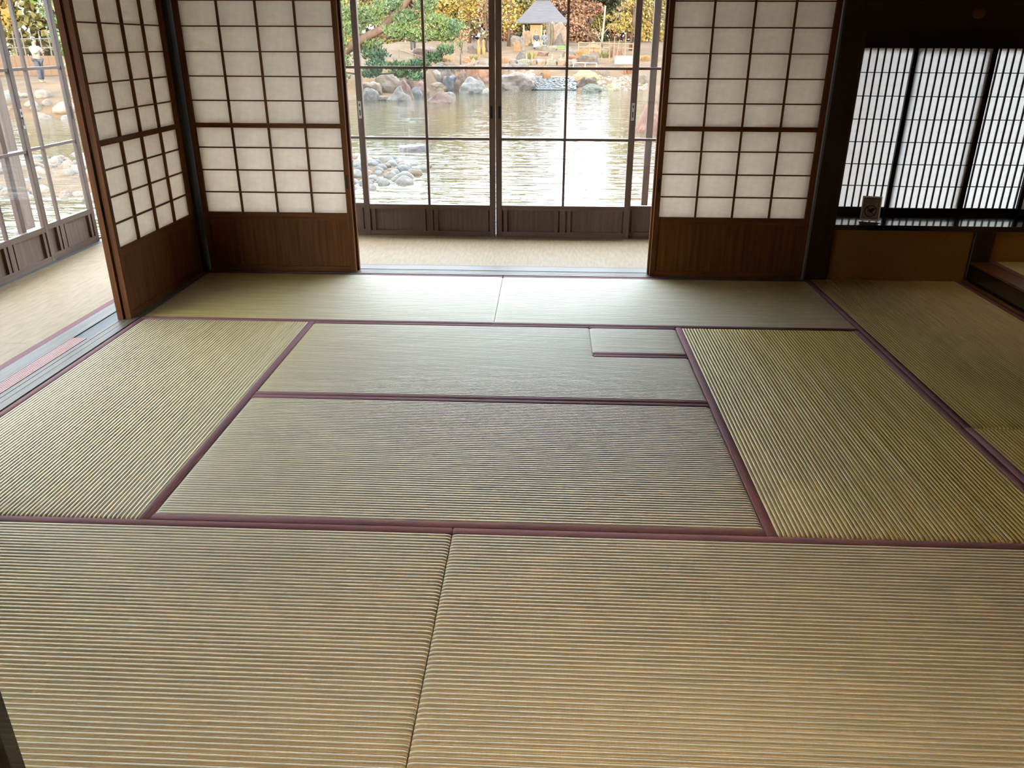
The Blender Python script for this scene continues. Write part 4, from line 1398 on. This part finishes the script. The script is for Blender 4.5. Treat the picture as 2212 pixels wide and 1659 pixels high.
fence('orange sunlit wooden railing right of the pavilion', ((4.2, 58.5), (7.8, 57.0)), 0.75, (0.70, 0.42), 0.045, 'garden_wood_x', 6)
fence('grey metal handrail above the right bank', ((3.66, 50.6), (5.06, 50.6)), 0.42, (0.40,), 0.028, 'metal', 3, name='hand_rail', cat='railing')
fence('low rail half hidden by the pine needles', ((-6.4, 47.5), (-3.6, 47.5)), 0.45, (0.42,), 0.03, 'garden_wood_x', 4)
for i, x in enumerate((0.74, 1.09, 2.37, 2.92, 3.19)):
    b = MB()
    b.tube([(0, 0, -.1), (0, 0, .36)], 0.035, 7)
    tag(b.build('path_stake', 'pale_bark', None, loc=(x, 53.0, 0.36)), 'short pale stake on the pavilion path, %s from the left' % ('first', 'second', 'third', 'fourth', 'fifth')[i], 'stake', 'path stakes')
bp = thing('panel_screen', 'pale blue board panels on the right bank beside the path', 'panel', (6.25, 52.2, 0.15))
for i in range(4):
    bx('board', 'panel_board', bp, 0, 1.12, 0, 0.05, 0.0 + i * 0.12, 0.115 + i * 0.12)
# orange boards and bamboo fence seen through the left doors
ob = thing('board_fence', 'orange sunlit board fence behind the standing visitor', 'fence', (-25.2, 37.6, ground(-23, 37.6)))
for i in range(16):
    bx('board', 'orange_board', ob, i * 0.32, i * 0.32 + 0.31, 0, 0.03, 0.0, 0.85)
fence('pale bamboo fence above the orange boards', ((-25.0, 39.5), (-18.5, 39.5)), 1.9, (1.55, 1.15), 0.03, 'pale_bark', 16, name='bamboo_fence')

# ------------------------------------------------------------------ pavilion
pv = thing('pavilion', 'open garden pavilion with a broad grey hip roof', 'pavilion', (1.55, 71.5, ground(1.55, 71.5)))
pz = pv.location.z
ez = 2.86 - pz
rf = MB()
EW, RW, RH = 2.25, 0.52, 1.75
steps_ = 14
rings_ = []
for i in range(steps_ + 1):
    k = i / steps_
    w_ = EW + (RW - EW) * k
    d_ = EW * 0.95 + (0.12 - EW * 0.95) * k
    z_ = ez + RH * (k ** 1.12)
    rings_.append([(-w_, -d_, z_), (w_, -d_, z_), (w_, d_, z_), (-w_, d_, z_), (-w_, -d_, z_)])
    if i < steps_:
        rings_.append([(-w_ + .004, -d_ + .004, z_ + .03), (w_ - .004, -d_ + .004, z_ + .03), (w_ - .004, d_ - .004, z_ + .03), (-w_ + .004, d_ - .004, z_ + .03), (-w_ + .004, -d_ + .004, z_ + .03)])
rf.grid(rings_)
rf.f.append((3, 2, 1, 0))
rf.build('roof', 'roof_shingle', pv)
bx('ridge_cap', 'roof_shingle', pv, -0.62, 0.62, -0.2, 0.2, ez + RH - 0.03, ez + RH + 0.12)
bx('eave_board', 'roof_shingle', pv, -2.26, 2.26, -2.17, -2.12, ez - 0.09, ez)
for x, y in ((-1.5, -1.5), (1.5, -1.5), (-1.5, 1.5), (1.5, 1.5), (-0.05, -1.5)):
    bx('post', 'dark_wood_z', pv, x - .07, x + .07, y - .07, y + .07, 0, ez)
bx('wall_panel', 'garden_wood_z', pv, -0.98, -0.10, -1.46, -1.41, 0, ez - .02)
bx('bench_seat', 'garden_wood_x', pv, -1.3, 1.3, 0.9, 1.3, .4, .46)
for lab, x, y, w, d, h, c, s in (('pale standing stone before the pavilion wall', 2.08, 68.7, .36, .4, 1.9, 'grey', 'block'), ('tall narrow grey stone right of the standing stone', 2.42, 69.0, .34, .4, 1.85, 'green', 'block'),
                                 ('big squared stone slab right of the pavilion', 3.0, 68.6, 1.05, .5, 1.75, 'pinkgrey', 'block'), ('dark sloping boulder below the squared slab', 2.95, 67.8, 1.15, .9, 1.0, 'dark', 'peak'),
                                 ('upright brown-grey stone left of the pavilion wall', 0.35, 68.6, .75, .5, 1.15, 'tan', 'block'), ('rounded grey boulder left of the pavilion', -0.55, 68.2, .95, .8, 0.85, 'grey', 'dome'),
                                 ('boulder with orange sunlight in its colour at the left foot of the pavilion mound', -0.15, 61.0, .55, .5, .75, 'orange', 'block'), ('tall grey stone beside the orange-lit boulder', 0.22, 61.0, .38, .4, .95, 'grey', 'block'),  # the boulder's orange holds the low sunlight; the tall stone is plain grey
                                 ('flat step stone below the seated visitors', 1.9, 62.6, 1.6, .8, .38, 'green', 'block'), ('brown flat stone on the terrace path', 1.6, 57.5, 1.0, .7, .30, 'rust', 'block'),
                                 ('orange rock outcrop under the wooden railing', 5.3, 61.2, 1.7, 1.2, .8, 'orange', 'peak'), ('large grey rock behind the handrail', 4.6, 53.5, 1.3, .8, .55, 'dark', 'block'),
                                 ('grey rock right of the pale trunk', 6.6, 57.0, .9, .8, .7, 'rust', 'block'), ('bluish rock beside the pavilion steps', 3.6, 57.0, 1.1, .8, .55, 'grey', 'dome'),
                                 ('small golden rock on the far path by the straw-wrapped trunks', -3.0, 52.5, .5, .4, .35, 'orange', 'dome'), ('brown pointed rock beside the small golden rock', -2.55, 52.0, .5, .4, .4, 'tan', 'peak'),
                                 ('dark stone pile behind the wall on the left bank', -5.2, 50, 1.4, .8, .55, 'rust', 'block'), ('dark seat-like stone on the far path', -3.0, 58.5, 1.0, .6, .6, 'dark', 'block')):
    me = rock_mesh('boulder', 'rock_' + c, w * 1.05, d, h, s, x * 3.3 + y, 2)
    tag(link('boulder', me, None, (x, y, ground(x, y) - 0.04)), lab, 'boulder', 'boulders around the pavilion')
# clipped grass strip beside the visitors
gs = MB()
for _ in range(900):
    x, y = random.uniform(2.25, 3.4), random.uniform(63.2, 64.0)
    z = ground(x, y)
    b0 = len(gs.v)
    gs.v += [(x - .012, y, z), (x + .012, y, z), (x + random.uniform(-.04, .04), y, z + random.uniform(.12, .24))]
    gs.f.append((b0, b0 + 1, b0 + 2))
tag(gs.build('grass_strip', 'green_leaf'), 'strip of green grass right of the seated visitors', 'grass', kind='stuff')


# ------------------------------------------------------------------ people
def skin_mesh(name, mat, pts, edges, radii, root, parent, sub=1):
    me = bpy.data.meshes.new(name)
    me.from_pydata(pts, edges, [])
    me.materials.append(MATS[mat])
    o = link(name, me, parent)
    m1 = o.modifiers.new('skin', 'SKIN')
    for i, r_ in enumerate(radii):
        me.skin_vertices[0].data[i].radius = (r_, r_)
    me.skin_vertices[0].data[root].use_root = True
    m1.use_smooth_shade = True
    m2 = o.modifiers.new('subsurf', 'SUBSURF')
    m2.levels = sub
    m2.render_levels = sub
    return o


def chain(pts, edges, radii, start, seq):
    prev = start
    for p, r_ in seq:
        pts.append(p)
        radii.append(r_)
        i = len(pts) - 1
        if prev is not None:
            edges.append((prev, i))
        prev = i
    return prev


def hand(pts, edges, radii, wrist, side, down):
    w = Vector(pts[wrist])
    d = Vector(down).normalized()
    s_ = Vector(side).normalized()
    palm = chain(pts, edges, radii, wrist, [(tuple(w + d * 0.05), 0.032)])
    for k, (off, ln) in enumerate(((-.028, .065), (-.010, .078), (.009, .074), (.027, .058))):
        b = w + d * 0.088 + s_ * off
        n_ = d.cross(s_) * 0.012
        chain(pts, edges, radii, palm, [(tuple(b), 0.0095), (tuple(b + d * ln * .55 + n_), 0.0085), (tuple(b + d * ln + n_ * 2.6), 0.007)])
    chain(pts, edges, radii, palm, [(tuple(w + d * .055 - s_ * .042), .011), (tuple(w + d * .09 - s_ * .06), .009)])


def person(label, loc, rotz, pose, top, bottom, skirt=False, hairc='hair', bag=None):
    t = thing('person', label, 'person', loc, rotz)
    P, E, R = [], [], []
    hz = 0.46 if pose == 'sit' else 0.90
    # pelvis is vertex 0
    chain(P, E, R, None, [((0, 0, hz), .12), ((0, .02, hz + .16), .115), ((0, .02, hz + .36), .125), ((0, .01, hz + .50), .075), ((0, -.005, hz + .57), .052), ((0, -.025, hz + .65), .085), ((0, -.02, hz + .74), .095), ((0, -.005, hz + .80), .055)])
    # face: nose bridge and chin
    chain(P, E, R, 5, [((0, -.115, hz + .675), .016)])
    for s in (-1, 1):
        chain(P, E, R, 6, [((s * .088, -.005, hz + .70), .018)])
        sh = chain(P, E, R, 2, [((s * .17, .02, hz + .44), .062)])
        if pose == 'sit':
            wr = chain(P, E, R, sh, [((s * .22, -.03, hz + .20), .045), ((s * .13, -.22, hz + .12), .034)])
            hand(P, E, R, wr, (s, 0, 0), (-.3 * s, -.9, -.25))
            chain(P, E, R, 0, [((s * .09, -.02, hz), .10), ((s * .10, -.42, hz + .02), .075), ((s * .10, -.46, .10), .048), ((s * .10, -.47, .045), .042), ((s * .10, -.60, .035), .034)])
        else:
            wr = chain(P, E, R, sh, [((s * .20, -.12, hz + .22), .045), ((s * .10, -.34, hz + .34), .034)])
            hand(P, E, R, wr, (s, 0, 0), (-.2 * s, -.9, .25))
            chain(P, E, R, 0, [((s * .09, 0, hz - .06), .10), ((s * .11, -.02 + .05 * s, .48), .07), ((s * .12, .02 + .08 * s, .09), .048), ((s * .12, .02 + .08 * s, .045), .042), ((s * .12, -.12 + .08 * s, .035), .034)])
    skin_mesh('body', 'skin', P, E, R, 0, t)
    # clothing over the same skeleton
    P2, E2, R2 = [], [], []
    chain(P2, E2, R2, None, [((0, 0, hz - .02), .145), ((0, .02, hz + .16), .14), ((0, .02, hz + .36), .148), ((0, .012, hz + .49), .082)])
    for s in (-1, 1):
        if pose == 'sit':
            chain(P2, E2, R2, 2, [((s * .18, .02, hz + .43), .078), ((s * .225, -.03, hz + .20), .062), ((s * .14, -.19, hz + .13), .05)])
        else:
            chain(P2, E2, R2, 2, [((s * .18, .02, hz + .43), .078), ((s * .205, -.12, hz + .22), .062), ((s * .11, -.30, hz + .32), .05)])
    skin_mesh('jacket', top, P2, E2, R2, 0, t)
    if skirt:
        m_ = MB()
        rows = []
        for k, (yy, zz, rx, ry) in enumerate(((0.0, hz + .06, .16, .15), (-.14, hz + .03, .22, .22), (-.30, hz - .02, .25, .26), (-.38, hz - .18, .24, .20), (-.40, .12, .28, .20), (-.40, .10, .26, .18))):
            rows.append([(rx * math.cos(a), yy + ry * math.sin(a) * (.8 if k < 3 else 1), zz + (0.10 * math.cos(a) ** 2 * (-1) if k == 2 else 0)) for a in [i * math.pi / 10 for i in range(21)]])
        m_.grid(rows).build('skirt', bottom, t, smooth=True)
    else:
        P3, E3, R3 = [], [], []
        chain(P3, E3, R3, None, [((0, 0, hz + .02), .135)])
        for s in (-1, 1):
            if pose == 'sit':
                chain(P3, E3, R3, 0, [((s * .09, -.02, hz), .115), ((s * .10, -.42, hz + .02), .092), ((s * .10, -.46, .11), .07)])
            else:
                chain(P3, E3, R3, 0, [((s * .09, 0, hz - .06), .115), ((s * .11, -.02 + .05 * s, .48), .085), ((s * .12, .02 + .08 * s, .10), .068)])
        skin_mesh('trousers', bottom, P3, E3, R3, 0, t)
    # hair cap, eyes and mouth
    v, f = ICO[2]
    hm_ = MB()
    hm_.v = [(p.x * .105, p.y * .115 + .012, hz + .735 + p.z * .112) for p in v]
    hm_.f = [q for q in f if not all(v[i].y < -0.35 and v[i].z < 0.42 for i in q) and not all(v[i].z < -0.55 for i in q)]
    hm_.build('hair', hairc, t, smooth=True)
    ey = MB()
    for s in (-1, 1):
        ey.box(s * .035 - .012, s * .035 + .012, -.122, -.112, hz + .705, hz + .716)
    ey.box(-.022, .022, -.112, -.104, hz + .632, hz + .640)
    ey.build('face_features', 'hair', t)
    return t


for st, (x, lab) in enumerate(((1.18, 'low flat seat stone under the left seated visitor'), (1.78, 'low flat seat stone under the right seated visitor'))):
    me = rock_mesh('seat_stone', 'rock_grey', 0.46, 0.42, 0.40, 'block', 77 + st, 2)
    tag(link('seat_stone', me, None, (x, 64.15, 0.905)), lab, 'stone', 'seat stones')
person('seated visitor in a navy top and long white skirt before the pavilion', (1.18, 64.0, 0.92), 0.12, 'sit', 'navy', 'white_cloth', skirt=True)
person('seated visitor in a grey jacket and patterned trousers before the pavilion', (1.78, 64.0, 0.92), -0.1, 'sit', 'grey_cloth', 'pattern_cloth')
person('standing visitor in a cream jacket holding up a camera beyond the left doors', (-18.75, 33.0, ground(-18.75, 33.0)), 1.2, 'stand', 'cream_cloth', 'jeans')
person('dark dressed visitor half hidden by pine needles on the far bank', (-6.2, 51.5, ground(-6.2, 51.5)), 0.4, 'stand', 'navy', 'navy')

# eave posts of the house, and its unseen roof shaped to shade the shore
for (x, y, w_, lab) in ((3.011, 5.75, 0.052, 'slim veranda eave post seen through the right glass door'), (-2.0, 5.07, 0.095, 'brown eave post seen through the left veranda doors'), (-2.0, 2.6, 0.095, 'brown eave post along the left veranda, outside the photo')):
    o = bx('eave_post', 'door_wood_z', None, x - w_ / 2, x + w_ / 2, y - w_ / 2, y + w_ / 2, -0.75, 2.75)
    tag(o, lab, 'post', 'eave posts', 'structure')
hr = MB()
x0, x1, y0, y1, zE, zR = -2.3, 9.5, -9.0, 5.95, 2.75, 5.8
hr.v += [(x0, y0, zE), (x1, y0, zE), (x1, y1, zE), (x0, y1, zE), (x0, (y0 + y1) / 2, zR), (x1, (y0 + y1) / 2, zR)]
hr.f += [(3, 2, 1, 0), (0, 1, 5, 4), (2, 3, 4, 5), (0, 4, 3), (1, 2, 5)]
struct(hr.build('roof', 'roof_shingle'), 'unseen gabled house roof, shaped to shade the far shore', 'roof')
